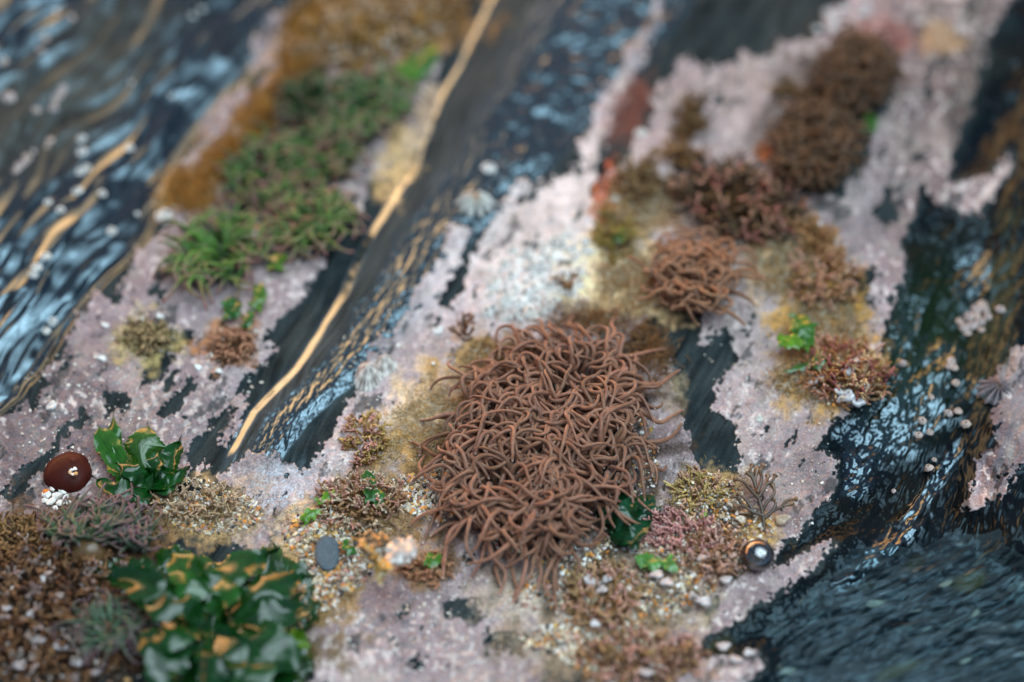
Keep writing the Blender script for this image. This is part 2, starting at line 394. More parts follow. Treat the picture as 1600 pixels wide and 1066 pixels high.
    # films of ochre, cream, red and sand; shade under the anemones painted in dark
    stains_and_shade = [
     (390,215,26,130,38,(.36,.21,.05),.9),(300,300,45,40,0,(.42,.28,.10),.8),(470,110,40,50,0,(.38,.24,.08),.8),(600,50,150,60,-10,(.27,.15,.05),.8),
     (625,250,34,62,12,(.55,.40,.20),.9),(660,190,18,60,22,(.50,.40,.30),.7),
     (700,640,80,70,0,(.66,.52,.30),.7),(640,640,60,30,-40,(.70,.60,.42),.6),(760,570,70,50,0,(.55,.36,.10),.85),(650,700,60,40,0,(.45,.28,.08),.8),
     (960,430,90,70,0,(.78,.70,.46),.9),(1020,470,80,40,0,(.74,.60,.34),.8),(990,330,60,60,0,(.42,.28,.10),.8),(1240,420,70,60,0,(.66,.50,.26),.85),(1290,520,80,80,0,(.42,.26,.07),.85),
     (1270,600,60,50,0,(.42,.27,.08),.8),(1050,610,22,40,0,(.50,.42,.28),.45),(1110,780,70,50,0,(.45,.34,.16),.75),(1160,840,60,40,0,(.45,.30,.10),.8),
     (950,300,22,50,15,(.40,.10,.045),.9),(985,170,30,60,20,(.13,.055,.045),.8),(1195,240,14,16,0,(.60,.18,.05),.9),
     (520,910,50,70,10,(.50,.33,.12),.85),(500,830,80,50,-20,(.50,.38,.20),.8),(320,800,110,50,0,(.45,.33,.17),.85),(230,530,50,45,0,(.42,.36,.16),.7),(360,540,50,40,0,(.36,.18,.08),.8),
     (130,830,160,60,0,(.16,.10,.05),.8),(60,960,160,160,0,(.07,.045,.03),.9),(380,1000,160,110,0,(.12,.09,.04),.8),(600,790,80,70,0,(.28,.18,.07),.8),(660,880,50,40,0,(.3,.18,.07),.7),
     (830,930,90,50,0,(.55,.50,.42),.7),(1000,900,120,70,15,(.42,.36,.25),.7),(920,1010,130,60,0,(.30,.24,.17),.7),(1020,1040,100,50,0,(.33,.20,.14),.7),(760,680,90,160,10,(.16,.11,.07),.7),
     (870,720,170,200,15,(.045,.035,.028),.85),(1240,170,60,120,20,(.05,.04,.03),.6),(460,270,170,90,-52,(.03,.04,.022),.85),(1120,330,120,70,20,(.16,.10,.07),.7),(1520,100,40,120,18,(.01,.018,.018),.5),  # dark ovals paint the shade under and around the anemones
     (1390,50,60,30,20,(.24,.10,.09),.6),(1470,60,40,25,0,(.40,.28,.14),.5),(400,790,40,80,0,(.30,.28,.30),.4),(1560,480,30,130,8,(.05,.06,.03),.4)]
    for (cx, cy, rx, ry, a, c, k) in stains_and_shade:
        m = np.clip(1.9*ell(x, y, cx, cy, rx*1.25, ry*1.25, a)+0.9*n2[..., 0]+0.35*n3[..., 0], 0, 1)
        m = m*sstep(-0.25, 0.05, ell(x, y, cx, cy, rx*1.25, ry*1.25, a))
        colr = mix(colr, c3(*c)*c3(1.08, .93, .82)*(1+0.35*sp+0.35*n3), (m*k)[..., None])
    colr = mix(colr, c3(.76, .76, .72)*(1+0.1*sp), (wb*sstep(.15, .4, wl))[..., None]*0.9)
    # bottom right bed: blue-white highlights painted in as streaks and flecks, plus olive
    brn = fbm(t3, s3/3.0, 20, 221, 3, .6)[..., None]
    brc = mix(c3(.003, .007, .009), c3(.040, .062, .066), sstep(.42, .8, brn+0.3*n1))
    brc = mix(brc, c3(.05, .05, .012), sstep(.4, .8, fbm(t3, s3/3, 44, 223, 2))[..., None]*0.7)
    brc = mix(brc, c3(.26, .29, .24), sstep(.66, .9, fbm(t3, s3/2.2, 26, 224, 2))[..., None]*0.8)
    low = sstep(-90, 60, (y-(960-0.28*(x-1200))))[..., None]
    colr = mix(colr, brc, BR[..., None]*(1-C[..., None])*(0.25+0.75*low))
    f['col'] = np.clip(colr, 0.002, 0.85)
    # ---- wetness
    wet = 0.03+0*x
    wet = np.maximum(wet, Lz*(1-0.85*mt))
    wet = np.maximum(wet, R)
    wet = np.maximum(wet, gfade*np.exp(-((dg+1)/8.0)**2)*1.0)
    wet = np.maximum(wet, sstep(0, 12, tr)*0.12)
    wet = np.maximum(wet, f['film'])
    wet = wet*(1-0.9*C)+0.02*C
    bw = np.clip(2.0*ell(x, y, 440, 765, 75, 42, -25)+0.6*n2[..., 0], 0, 1)
    wet = np.maximum(wet, bw*0.5)
    wet = np.maximum(wet, np.clip(1.6*ell(x, y, 625, 250, 36, 70, 12), 0, 1)*.35)
    wet = np.maximum(wet, gm*1.25)
    f['wet'] = np.clip(wet, 0, 1.25)
    return f

# grid: dense inside the frame, coarser outside
STEP = 1.3
def axis(a, b, step, n_out, lo, hi):
    inn = np.arange(a, b+step, step)
    l = a-(np.linspace(0, 1, n_out+1)[1:]**1.6)*(a-lo); h = inn[-1]+(np.linspace(0, 1, n_out+1)[1:]**1.6)*(hi-inn[-1])
    return np.concatenate([l[::-1], inn, h])
gx = axis(-30, 1630, STEP, 90, -800, 2400); gy = axis(-30, 1096, STEP, 70, -420, 1900)
GX, GY = np.meshgrid(gx, gy)
F = build_fields(GX.astype(np.float32), GY.astype(np.float32))
HG = F['h']
def H(px, py):
    """rock height at photo position"""
    i = np.interp(px, gx, np.arange(len(gx))); j = np.interp(py, gy, np.arange(len(gy)))
    i0 = np.clip(np.floor(i).astype(int), 0, len(gx)-2); j0 = np.clip(np.floor(j).astype(int), 0, len(gy)-2)
    fi = i-i0; fj = j-j0
    return (HG[j0, i0]*(1-fi)*(1-fj)+HG[j0, i0+1]*fi*(1-fj)+HG[j0+1, i0]*(1-fi)*fj+HG[j0+1, i0+1]*fi*fj)
def G(px, py, up=0.0):
    return P(px, py, H(px, py)+up)

def grid_faces(nx, ny):
    a = np.arange(nx*ny).reshape(ny, nx)
    return np.stack([a[1:, :-1], a[1:, 1:], a[:-1, 1:], a[:-1, :-1]], -1).reshape(-1, 4)

def rock_material():
    m, nt = newmat('wet_slate_and_crust')
    out = N(nt, 'ShaderNodeOutputMaterial'); pr = N(nt, 'ShaderNodeBsdfPrincipled')
    at = N(nt, 'ShaderNodeAttribute', attribute_name='pig'); wt = N(nt, 'ShaderNodeAttribute', attribute_name='wet')
    ca = N(nt, 'ShaderNodeAttribute', attribute_name='crust')
    tc = N(nt, 'ShaderNodeTexCoord')
    n1 = N(nt, 'ShaderNodeTexNoise'); n1.inputs['Scale'].default_value = 1500; n1.inputs['Detail'].default_value = 4; n1.inputs['Roughness'].default_value = .65
    vo = N(nt, 'ShaderNodeTexVoronoi'); vo.inputs['Scale'].default_value = 1100
    for k in (n1, vo): L(nt, tc.outputs['Object'], k.inputs['Vector'])
    mr = N(nt, 'ShaderNodeMapRange'); mr.inputs[1].default_value = .3; mr.inputs[2].default_value = .7; mr.inputs[3].default_value = .68; mr.inputs[4].default_value = 1.32
    L(nt, n1.outputs['Fac'], mr.inputs[0])
    sc_ = N(nt, 'ShaderNodeVectorMath', operation='SCALE'); L(nt, at.outputs['Color'], sc_.inputs[0]); L(nt, mr.outputs[0], sc_.inputs['Scale'])
    L(nt, sc_.outputs[0], pr.inputs['Base Color'])
    # micro relief
    bp = N(nt, 'ShaderNodeBump'); bp.inputs['Strength'].default_value = .5; bp.inputs['Distance'].default_value = .00035
    ad = N(nt, 'ShaderNodeMath', operation='MULTIPLY_ADD'); L(nt, vo.outputs['Distance'], ad.inputs[0]); ad.inputs[1].default_value = -.8; L(nt, n1.outputs['Fac'], ad.inputs[2])
    L(nt, ad.outputs[0], bp.inputs['Height'])
    L(nt, bp.outputs[0], pr.inputs['Normal'])
    r = N(nt, 'ShaderNodeMapRange'); L(nt, wt.outputs['Fac'], r.inputs[0]); r.inputs[3].default_value = .75; r.inputs[4].default_value = .35
    L(nt, r.outputs[0], pr.inputs['Roughness'])
    pr.inputs['Specular IOR Level'].default_value = .02
    # water film, its gloss tinted blue to colour the sky reflections
    gl = N(nt, 'ShaderNodeBsdfGlossy'); gl.inputs['Roughness'].default_value = .09; gl.inputs['Color'].default_value = (.62, .86, 1, 1)
    fb = N(nt, 'ShaderNodeBump'); fb.inputs['Strength'].default_value = .12; fb.inputs['Distance'].default_value = .0002
    L(nt, n1.outputs['Fac'], fb.inputs['Height']); L(nt, fb.outputs[0], gl.inputs['Normal'])
    fr = N(nt, 'ShaderNodeFresnel'); fr.inputs['IOR'].default_value = 2.1
    mu = N(nt, 'ShaderNodeMath', operation='MULTIPLY'); L(nt, fr.outputs[0], mu.inputs[0]); L(nt, wt.outputs['Fac'], mu.inputs[1])
    mx = N(nt, 'ShaderNodeMixShader'); L(nt, mu.outputs[0], mx.inputs[0]); L(nt, pr.outputs[0], mx.inputs[1]); L(nt, gl.outputs[0], mx.inputs[2])
    L(nt, mx.outputs[0], out.inputs['Surface'])
    return m
M_rock = rock_material()
V = P(GX.ravel(), GY.ravel(), HG.ravel())
rock = mesh_from('rock_bed', V, grid_faces(len(gx), len(gy)), M_rock, cols=F['col'].reshape(-1, 3), attrs={'wet': F['wet'].ravel(), 'crust': F['C'].ravel()})
tag(rock, 'slate rock shelf with pink coralline crust and dark wet bands', kind='structure')

# the shore that the shelf belongs to
def shore():
    a = np.linspace(-1, 1, 121); a = np.sign(a)*np.abs(a)**2.2*90000
    X, Y = np.meshgrid(a, a)
    r = np.sqrt(X**2+Y**2)
    Z = -420+fbm(X, Y, 9000, 301, 3)*1500*sstep(2500, 9000, r)+fbm(X, Y, 1500, 302, 3)*200*sstep(2500, 6000, r)
    V = np.stack([X, Y, Z], -1).reshape(-1, 3)
    c = np.full((len(V), 3), .05)*np.array([.9, 1, 1.0]); 
    o = mesh_from('shore', V, grid_faces(121, 121)[:, ::-1], organic('shore_rock', rough=.6, scale=20, var=.4, bump=.3, bdist=.01), cols=c)
    tag(o, 'dark rocky shore around the shelf', kind='structure')
shore()
# ------------------------------------------------------------------ tubes
def tube_mesh(C, R, sides=8, closed_tip=True):
    """C (n,3) centreline, R (n,) radii -> verts, quad faces, tri faces, parameter per vert"""
    C = np.asarray(C, float); n = len(C)
    T = np.gradient(C, axis=0); T /= np.linalg.norm(T, axis=1, keepdims=True)+1e-9
    ref = np.array([0.31, 0.17, 0.93]); 
    A = np.cross(T, ref); A /= np.linalg.norm(A, axis=1, keepdims=True)+1e-9
    # parallel transport
    for i in range(1, n):
        a = A[i-1]-T[i]*np.dot(A[i-1], T[i]); A[i] = a/(np.linalg.norm(a)+1e-9)
    B = np.cross(T, A)
    th = np.arange(sides)*2*math.pi/sides
    ring = C[:, None, :]+R[:, None, None]*(np.cos(th)[None, :, None]*A[:, None, :]+np.sin(th)[None, :, None]*B[:, None, :])
    V = ring.reshape(-1, 3)
    a = np.arange((n-1)*sides).reshape(n-1, sides); b = np.roll(a, -1, 1)
    Q = np.stack([a, b, b+sides, a+sides], -1).reshape(-1, 4)
    V = np.vstack([V, C[-1]+T[-1]*R[-1]*0.5]); tip = len(V)-1
    l = (n-1)*sides+np.arange(sides)
    Tr = np.stack([l, np.roll(l, -1), np.full(sides, tip)], -1)
    par = np.concatenate([np.repeat(np.linspace(0, 1, n), sides), [1.0]])
    return V, Q, Tr, par
class Bag:
    """collects shapes that make ONE mesh"""
    def __init__(s): s.V = []; s.Q = []; s.T = []; s.C = []; s.n = 0
    def add(s, V, Q=None, T=None, C=None):
        V = np.asarray(V, float)
        s.V.append(V)
        if Q is not None and len(Q): s.Q.append(np.asarray(Q)+s.n)
        if T is not None and len(T): s.T.append(np.asarray(T)+s.n)
        c = np.asarray(C, float)
        if c.ndim == 1: c = np.tile(c, (len(V), 1))
        s.C.append(c); s.n += len(V)
    def tube(s, C, R, col0, sides=6, tipcol=None, tipfrom=.9):
        V, Q, T, par = tube_mesh(C, R, sides)
        c = np.tile(np.asarray(col0, float), (len(V), 1))
        if tipcol is not None:
            m = np.clip((par-tipfrom)/(1-tipfrom), 0, 1)[:, None]; c = c*(1-m)+np.asarray(tipcol, float)*m
        s.add(V, Q, T, c)
    def build(s, name, mat, parent=None, smooth=True, loc=None):
        F = []
        if s.Q: F.append(np.vstack(s.Q))
        if s.T: F.append(np.vstack(s.T))
        return mesh_from(name, np.vstack(s.V), F, mat, parent, np.clip(np.vstack(s.C), 0, 1), smooth, loc)

M_tent = organic('tentacle_skin', rough=.45, coat=.3, coat_rough=.18, sss=.2, sheen=.35, scale=700, var=.22, bump=.15)
M_disc = organic('anemone_column_skin', rough=.6, coat=.05, sss=.1, scale=500, var=.4, bump=.4)

def smooth_path(pts, n):
    pts = np.asarray(pts, float); m = len(pts)
    t = np.linspace(0, m-1, n); i = np.clip(t.astype(int), 0, m-2); f = (t-i)[:, None]
    p0 = pts[np.clip(i-1, 0, m-1)]; p1 = pts[i]; p2 = pts[i+1]; p3 = pts[np.clip(i+2, 0, m-1)]
    return 0.5*((2*p1)+(-p0+p2)*f+(2*p0-5*p1+4*p2-p3)*f**2+(-p0+3*p1-3*p2+p3)*f**3)

class Dome:
    """envelope of an anemone: ellipse in photo coordinates, height above the rock"""
    def __init__(s, cx, cy, rx, ry, ang, hgt):
        s.p = (cx, cy, rx, ry, ang); s.hgt = hgt
        s.base = G(cx, cy)
    def up(s, px, py):
        e = ell(px, py, *s.p)
        r = 1-e
        return s.hgt*np.sqrt(np.clip(1-r*r, 0, 1))

def grow(dome, px, py, length, phi, pitch, curl, layer, r0, r1, pull=(0, 0, 0), pullk=0.0, n=15):
    """one tentacle: starts on the dome, stands up, bends over and lies on it"""
    p = P(px, py, float(H(px, py)+dome.up(px, py)*0.82))
    pts = [p.copy()]
    step = length/(n-1)
    w1 = rng.uniform(.6, 1.6); ph = rng.uniform(0, 6.28)
    for i in range(1, n):
        f = i/(n-1)
        phi += curl*(1.0+1.3*math.sin(w1*6.28*f+ph))/(n-1)
        pt = pitch*(1-f*1.5)-0.15*f
        d = np.array([math.cos(phi)*math.cos(pt), math.sin(phi)*math.cos(pt), math.sin(pt)])
        d = d+np.array(pull)*pullk*f; d /= np.linalg.norm(d)
        p = p+d*step
        qx, qy = PX(p); qx = float(qx); qy = float(qy)
        g = float(H(qx, qy)); floor = g+float(dome.up(qx, qy))*0.9+layer*(1-0.3*f)+r0*0.8
        if p[2] < floor: p[2] += (floor-p[2])*0.7
        elif p[2] > floor+22: p[2] -= (p[2]-floor-22)*0.35
        pts.append(p.copy())
    C = smooth_path(pts, n+6)
    m = len(C); f = np.linspace(0, 1, m)
    R = r0+(r1-r0)*f**0.8; R[-1] *= 0.62; R[0] *= 1.05
    R = R*(1+0.05*np.sin(f*9+ph))
    return C, R

def dome_mesh(dome, name, parent, colr, mat=None, k=0.86):
    nr, na = 14, 40
    cx, cy, rx, ry, ang = dome.p
    a = np.linspace(0, 2*math.pi, na, endpoint=False)
    V = []; 
    ca, sa = math.cos(math.radians(ang)), math.sin(math.radians(ang))
    for i in range(nr+1):
        r = 1.0*i/nr
        rr = r*(1+0.06*np.sin(3*a+1)+0.05*np.sin(5*a+2))
        dx = rx*rr*np.cos(a)*k; dy = ry*rr*np.sin(a)*k
        px = cx+dx*ca-dy*sa; py = cy+dx*sa+dy*ca
        up = dome.hgt*0.55*math.sqrt(max(0, 1-r*r))-(6 if i == nr else 0)
        up = up+2.5*np.sin(a*17+i)*(r > .2)
        V.append(P(px, py, H(px, py)+up))
    V = np.vstack(V)
    q = np.arange(nr*na).reshape(nr, na); b = np.roll(q, -1, 1)
    Q = np.stack([q, q+na, b+na, b], -1).reshape(-1, 4)
    c = np.tile(np.array(colr), (len(V), 1))
    return mesh_from(name, V, Q, mat or M_disc, parent, c, True, dome.base)

def pig(base, amt=.16):
    b = np.array(base, float); return np.clip(b*(1+rng.normal(0, amt))+rng.normal(0, amt*.12, 3)*b, .004, .9)

def anemone(label, group, dome, n, length, r0, r1, base, tip, tipfrom=.88, outward=.75, curl=2.2, pitch=1.1, extra=None, column=(.03, .018, .012), maxparts=100, layer=14, pull=(0, 0, 0), pullk=0, sides=7, name='snakelocks_anemone', inner=None, centre=None):
    root = empty(name, dome.base); tag(root, label, 'sea anemone', group)
    dome_mesh(dome, 'column', root, column)  # column coloured dark to paint the shade in the gaps between tentacles
    cx, cy, rx, ry, ang = dome.p
    ca, sa = math.cos(math.radians(ang)), math.sin(math.radians(ang))
    T = []
    for k in range(n):
        rad = math.sqrt((k+.5)/n)*.9; a = k*2.39996+rng.normal(0, .25)
        dx = rx*rad*math.cos(a); dy = ry*rad*math.sin(a)
        px = cx+dx*ca-dy*sa; py = cy+dx*sa+dy*ca
        ccx, ccy = centre if centre else (cx, cy)
        if isinstance(ccx, (list, tuple)):   # several mouths: lean away from the nearest
            j = min(range(len(ccx)), key=lambda q: (ccx[q]-px)**2+(ccy[q]-py)**2); ox, oy = ccx[j], ccy[j]
        else: ox, oy = ccx, ccy
        phi = math.atan2(-(py-oy), px-ox)
        phi = phi+rng.normal(0, (1-outward)*2.2)
        ln = length*rng.uniform(.68, 1.3)
        c = curl*rng.choice([-1, 1])*rng.uniform(.4, 1.5)
        C, R = grow(dome, px, py, ln, phi, pitch*rng.uniform(.6, 1.15), c, rng.uniform(0, layer), r0*rng.uniform(.82, 1.12), r1*rng.uniform(.85, 1.15), pull, pullk*rng.uniform(.3, 1))
        T.append((C, R, rad))
    if extra: T = [(C, R, 2.0) for C, R in extra]+T
    # the ones that show largest come first
    T.sort(key=lambda q: -q[0][:, 2].mean()-(1000 if q[2] > 1.5 else 0))
    rest = Bag()
    for k, (C, R, rad) in enumerate(T):
        b = pig(base); tp = pig(tip)
        if k < maxparts:
            bg = Bag(); bg.tube(C, R, b, sides, tp, tipfrom); o = bg.build('tentacle', M_tent, root, loc=C[0])
        else: rest.tube(C, R, b, sides, tp, tipfrom)
    if rest.n: tag(rest.build('tentacles', M_tent, root, loc=dome.base), kind='stuff')
    return root

def strand(pts, r0, r1, lift0=20, lift1=8, n=22):
    """a tentacle traced through photo points, lying just over the rock"""
    m = len(pts)
    w = []
    for i, q in enumerate(pts):
        up = lift0+(lift1-lift0)*i/(m-1) if len(q) < 3 else q[2]
        w.append(G(q[0], q[1], up))
    C = smooth_path(w, n); f = np.linspace(0, 1, n)
    R = r0+(r1-r0)*f**.8; R[-1] *= .6
    return C, R

BR = (.235, .108, .064); BRT = (.78, .60, .50)
# ---- the large brown one in focus
D1 = Dome(850, 696, 148, 184, 33, 42)
ex = []
hang = [[(800,800),(790,850),(800,890),(812,935)],[(830,810),(850,850),(868,880),(866,945)],[(870,800),(842,835),(860,880),(875,925)],[(900,830),(880,860),(866,900),(870,960)],
 [(780,820),(760,850),(750,880),(735,905)],[(810,830),(822,870),(815,910),(800,945)],[(760,800),(730,815),(700,820),(672,838)],[(740,780),(710,790),(685,800),(660,850)],
 [(735,810),(705,830),(695,870),(692,905)],[(850,840),(835,870),(828,900),(800,930)],[(880,850),(862,880),(850,915),(868,940)],[(760,830),(770,870),(790,895),(780,930)],
 [(720,790),(690,795),(660,805),(640,822)],[(900,800),(890,850),(905,880),(895,905)],[(820,820),(800,850),(775,880),(782,915)],[(700,760),(672,750),(655,728),(668,708)],
 [(710,720),(680,712),(662,700),(642,690)],[(720,700),(700,680),(670,690),(655,712)],[(1000,640),(1030,660),(1050,650),(1068,640)],[(1000,600),(1030,600),(1045,590),(1062,578)],
 [(990,690),(1030,690),(1052,680),(1066,660)],[(960,560),(990,555),(1020,548),(1040,545)],[(1000,730),(1020,730),(1035,735),(1042,728)],[(930,740),(960,760),(985,770),(1002,795)],
 [(720,660),(745,650),(770,640),(786,650)],[(740,620),(760,600),(790,600),(815,605)],[(830,560),(850,540),(860,520),(858,500)],[(800,560),(810,540),(805,520),(800,505)],
 [(900,540),(900,520),(890,505),(895,492)],[(940,540),(960,520),(955,505),(965,495)],[(880,830),(905,850),(930,850),(945,835)],[(850,820),(838,860),(845,895),(838,925)]]
for h_ in hang: ex.append(strand(h_, 4.0*rng.uniform(.9, 1.2), 2.0, 34 if h_[0][1] > 640 else 40, 6))
anemone('large brown snakelocks anemone in sharp focus, its long tangled tentacles spread over the pale crust', 'brown snakelocks anemones', D1, 680, 84, 4.2, 1.7, BR, BRT,
        tipfrom=.95, outward=.70, curl=2.9, pitch=1.3, extra=ex, layer=30, pull=(-.1, -1, -.3), pullk=.25, sides=9, centre=([900,790,950],[590,760,720]))
# ---- the other brown ones
D2 = Dome(1082, 438, 64, 60, -20, 36)
anemone('medium brown snakelocks anemone with looping tentacles, just below the pink coralline tuft', 'brown snakelocks anemones', D2, 150, 62, 4.3, 2.3, (.24, .11, .055), (.42, .24, .15), outward=.5, curl=3.4, layer=22)
D3 = Dome(1274, 232, 70, 80, 20, 44)
anemone('dark brown bushy anemone with fine short tentacles, lower of the blurred pair at upper right', 'dark brown bushy anemones', D3, 340, 46, 2.7, 1.6, (.090, .042, .014), (.19, .09, .03), outward=.45, curl=2.6, pitch=1.3, layer=26, sides=5)
D4 = Dome(1338, 120, 62, 68, 20, 44)
anemone('dark brown bushy anemone with fine short tentacles, uppermost at the top right above its twin', 'dark brown bushy anemones', D4, 290, 46, 2.7, 1.6, (.080, .037, .012), (.17, .08, .03), outward=.45, curl=2.6, pitch=1.3, layer=26, sides=5)
# ---- green ones
GR = (.060, .150, .020); GT = (.27, .10, .10)
def green(label, cx, cy, rx, ry, ang, hgt, n, ln, r0=4.0, r1=2.1, base=GR, tip=GT, tf=.42, grp='green snakelocks anemones in the cleft', **k):
    return anemone(label, grp, Dome(cx, cy, rx, ry, ang, hgt), n, ln, r0, r1, base, tip, tipfrom=tf, column=(.02, .022, .012), sides=6, **k)
green('green anemone with pink tipped tentacles, lowest and leftmost of the green cluster', 345, 400, 66, 50, -20, 16, 110, 70, curl=1.8, outward=.8)
green('green snakelocks anemone above the slate strip, lowest right of the green cluster', 488, 350, 54, 42, -20, 16, 105, 64, base=(.070, .145, .026), outward=.7)
green('dark green snakelocks anemone in the middle of the cluster, beside the ochre turf edge', 418, 275, 66, 52, -40, 18, 110, 62, base=(.038, .105, .015), outward=.6)
green('dull green anemone between the middle and upper ones of the green cluster', 505, 240, 60, 46, -40, 18, 100, 58, base=(.050, .115, .022), tip=(.26, .10, .09), outward=.6)
green('uppermost green snakelocks anemone of the cluster, next to the dark green weed', 575, 170, 66, 50, -30, 18, 110, 58, base=(.048, .13, .03), tip=(.25, .11, .10), outward=.65)
green('small dark green snakelocks anemone at the upper left end of the cluster', 490, 165, 46, 40, -30, 16, 70, 50, base=(.026, .06, .012), tip=(.10, .045, .03), outward=.6)
green('green snakelocks anemone with purple tips behind the olive brown lump at lower left', 142, 832, 60, 28, -8, 22, 150, 58, r0=2.9, r1=1.5, base=(.045, .085, .035), tip=(.16, .075, .09), tf=.4, curl=2.6, outward=.6, pull=(0, 1, 1.0), pullk=1.6, grp='green snakelocks anemones at lower left')
green('pale green anemone fringe with purple tips, between the round dark weed and the large leaves', 208, 842, 32, 22, 20, 18, 80, 48, r0=2.8, r1=1.5, base=(.045, .08, .04), tip=(.17, .075, .10), tf=.4, curl=2.6, outward=.6, pull=(0, 1, 1.0), pullk=1.6, grp='green snakelocks anemones at lower left')
green('blurred grey green anemone in the pebbly turf left of the large leaves', 172, 985, 44, 34, 0, 20, 100, 50, r0=2.9, r1=1.5, base=(.045, .09, .045), tip=(.15, .07, .09), tf=.4, grp='green snakelocks anemones at lower left')

# ---- closed beadlet anemone
def blob(name, px, py, rx, ry, hgt, colr, mat, parent=None, wob=.04, up0=-2, seed=0, loc=None, flat=.0):
    nr, na = 18, 36
    V = []; a = np.linspace(0, 2*math.pi, na, endpoint=False)
    c0 = G(px, py, up0)
    for i in range(nr+1):
        t = i/nr*math.pi*.62
        w = 1+wob*np.sin(2*a+seed)+wob*.6*np.sin(3*a+seed*2)+wob*.3*np.sin(7*a+seed)
        r = math.sin(t)
        zz = hgt*(math.cos(t)+.0)
        V.append(np.stack([c0[0]+rx*r*w*np.cos(a), c0[1]+ry*r*w*np.sin(a), np.full(na, c0[2]+zz)], -1))
    V = np.vstack(V); q = np.arange(nr*na).reshape(nr, na); b = np.roll(q, -1, 1)
    Q = np.stack([q, q+na, b+na, b], -1).reshape(-1, 4)
    return mesh_from(name, V, Q, mat, parent, np.tile(np.array(colr, float), (len(V), 1)), True, c0 if loc is None else loc)
M_bead = organic('beadlet_skin', rough=.6, coat=.05, coat_rough=.12, sss=.1, scale=300, var=.15, bump=.05)
b_root = empty('beadlet_anemone', G(107, 737)); tag(b_root, 'dark maroon closed beadlet anemone, a smooth round blob beside the green weed', 'sea anemone')
blob('column', 107, 740, 34, 39, 21, (.050, .008, .005), M_bead, b_root, wob=.06, seed=2)
bb = Bag()
blob('oral_rim', 116, 728, 9, 8, 17, (.10, .02, .012), M_bead, b_root, up0=6)
# brown translucent lump in front of the green anemone
M_jelly = organic('olive_lump_skin', rough=.4, coat=.5, coat_rough=.15, sss=.3, scale=250, var=.3, bump=.1)
tag(blob('closed_anemone', 143, 868, 30, 24, 30, (.15, .085, .035), M_jelly), 'olive brown smooth closed anemone in front of the green tentacles', 'sea anemone')
tag(blob('closed_anemone', 398, 372, 20, 22, 22, (.17, .07, .035), M_jelly, up0=14), 'reddish brown closed anemone nestled between green tentacles', 'sea anemone')
# ------------------------------------------------------------------ sea lettuce and other leaves
M_leaf = organic('sea_lettuce', rough=.45, coat=1.0, coat_rough=.05, sss=0, scale=400, var=.3, bump=.08, gloss=0, trans=.22, bdist=.0003)
def leaf(poly, parent, colr, lift=6, amp=5, lam=30, seed=0, step=2.4, name='frond', edge=(.09, .12, .02), tilt=(0, 0), crinkle=.25, dome=6, rough=6.0, mat=None, folds=0.0, fdir=0.6):
    poly = np.array(poly, float); x0, y0 = poly.min(0)-8; x1, y1 = poly.max(0)+8
    X, Y = np.meshgrid(np.arange(x0, x1, step), np.arange(y0, y1, step))
    wx = X+rough*fbm(X, Y, 13, 400+seed, 3); wy = Y+rough*fbm(X, Y, 13, 430+seed, 3)
    d = sdf(wx.astype(np.float32), wy.astype(np.float32), poly.tolist(), 60)
    cx, cy = poly.mean(0)
    z = lift+dome*(1-np.exp(-np.clip(d, 0, 99)/12))+amp*.75*fbm(X, Y, lam*1.35, 460+seed, 2, .3)+crinkle*fbm(X, Y, 8, 480+seed, 2)
    z = z+1.6*np.exp(-np.clip(d, 0, 99)/3.5)*np.sin(fbm(X, Y, 22, 490+seed, 1)*9)*min(1.5, amp/4)
    if folds:
        tt = (X*math.cos(fdir)+Y*math.sin(fdir))/lam+1.2*fbm(X, Y, lam*2, 470+seed, 1)
        z = z+folds*np.abs(np.sin(tt*2.2))
    z = z+(X-cx)*tilt[0]+(Y-cy)*tilt[1]
    keep = d > -0.6
    ny, nx = X.shape
    idx = -np.ones(X.size, int)
    fc = grid_faces(nx, ny)
    fk = keep.ravel()[fc].all(1); fc = fc[fk]
    used = np.unique(fc); idx[used] = np.arange(len(used)); fc = idx[fc]
    xs, ys, zs = X.ravel()[used], Y.ravel()[used], z.ravel()[used]
    hb = H(xs, ys); hs = float(np.median(hb)); 
    V = P(xs, ys, 0.35*hb+0.65*hs+np.maximum(zs, hb-(0.35*hb+0.65*hs)+1.0))
    dd = d.ravel()[used][:, None]
    v = fbm(xs, ys, 26, 495+seed, 3)[:, None]
    c = np.array(colr)*(1+.4*v); m = np.exp(-np.clip(dd, 0, 99)/3.0)
    c = c*(1-m*.6)+np.array(edge)*m*.6
    vein = np.clip(fbm(xs, ys, 9, 497+seed, 2)[:, None]-.4, 0, 1)
    c = c*(1+vein*.8)
    # underside, a hair below, gives the sheet its thickness
    n = len(V); V2 = V-np.array([0, 0, .9])
    return mesh_from(name, np.vstack([V, V2]), np.vstack([fc, fc[:, ::-1]+n]), mat or M_leaf, parent, np.vstack([c, c]), True, V.mean(0))


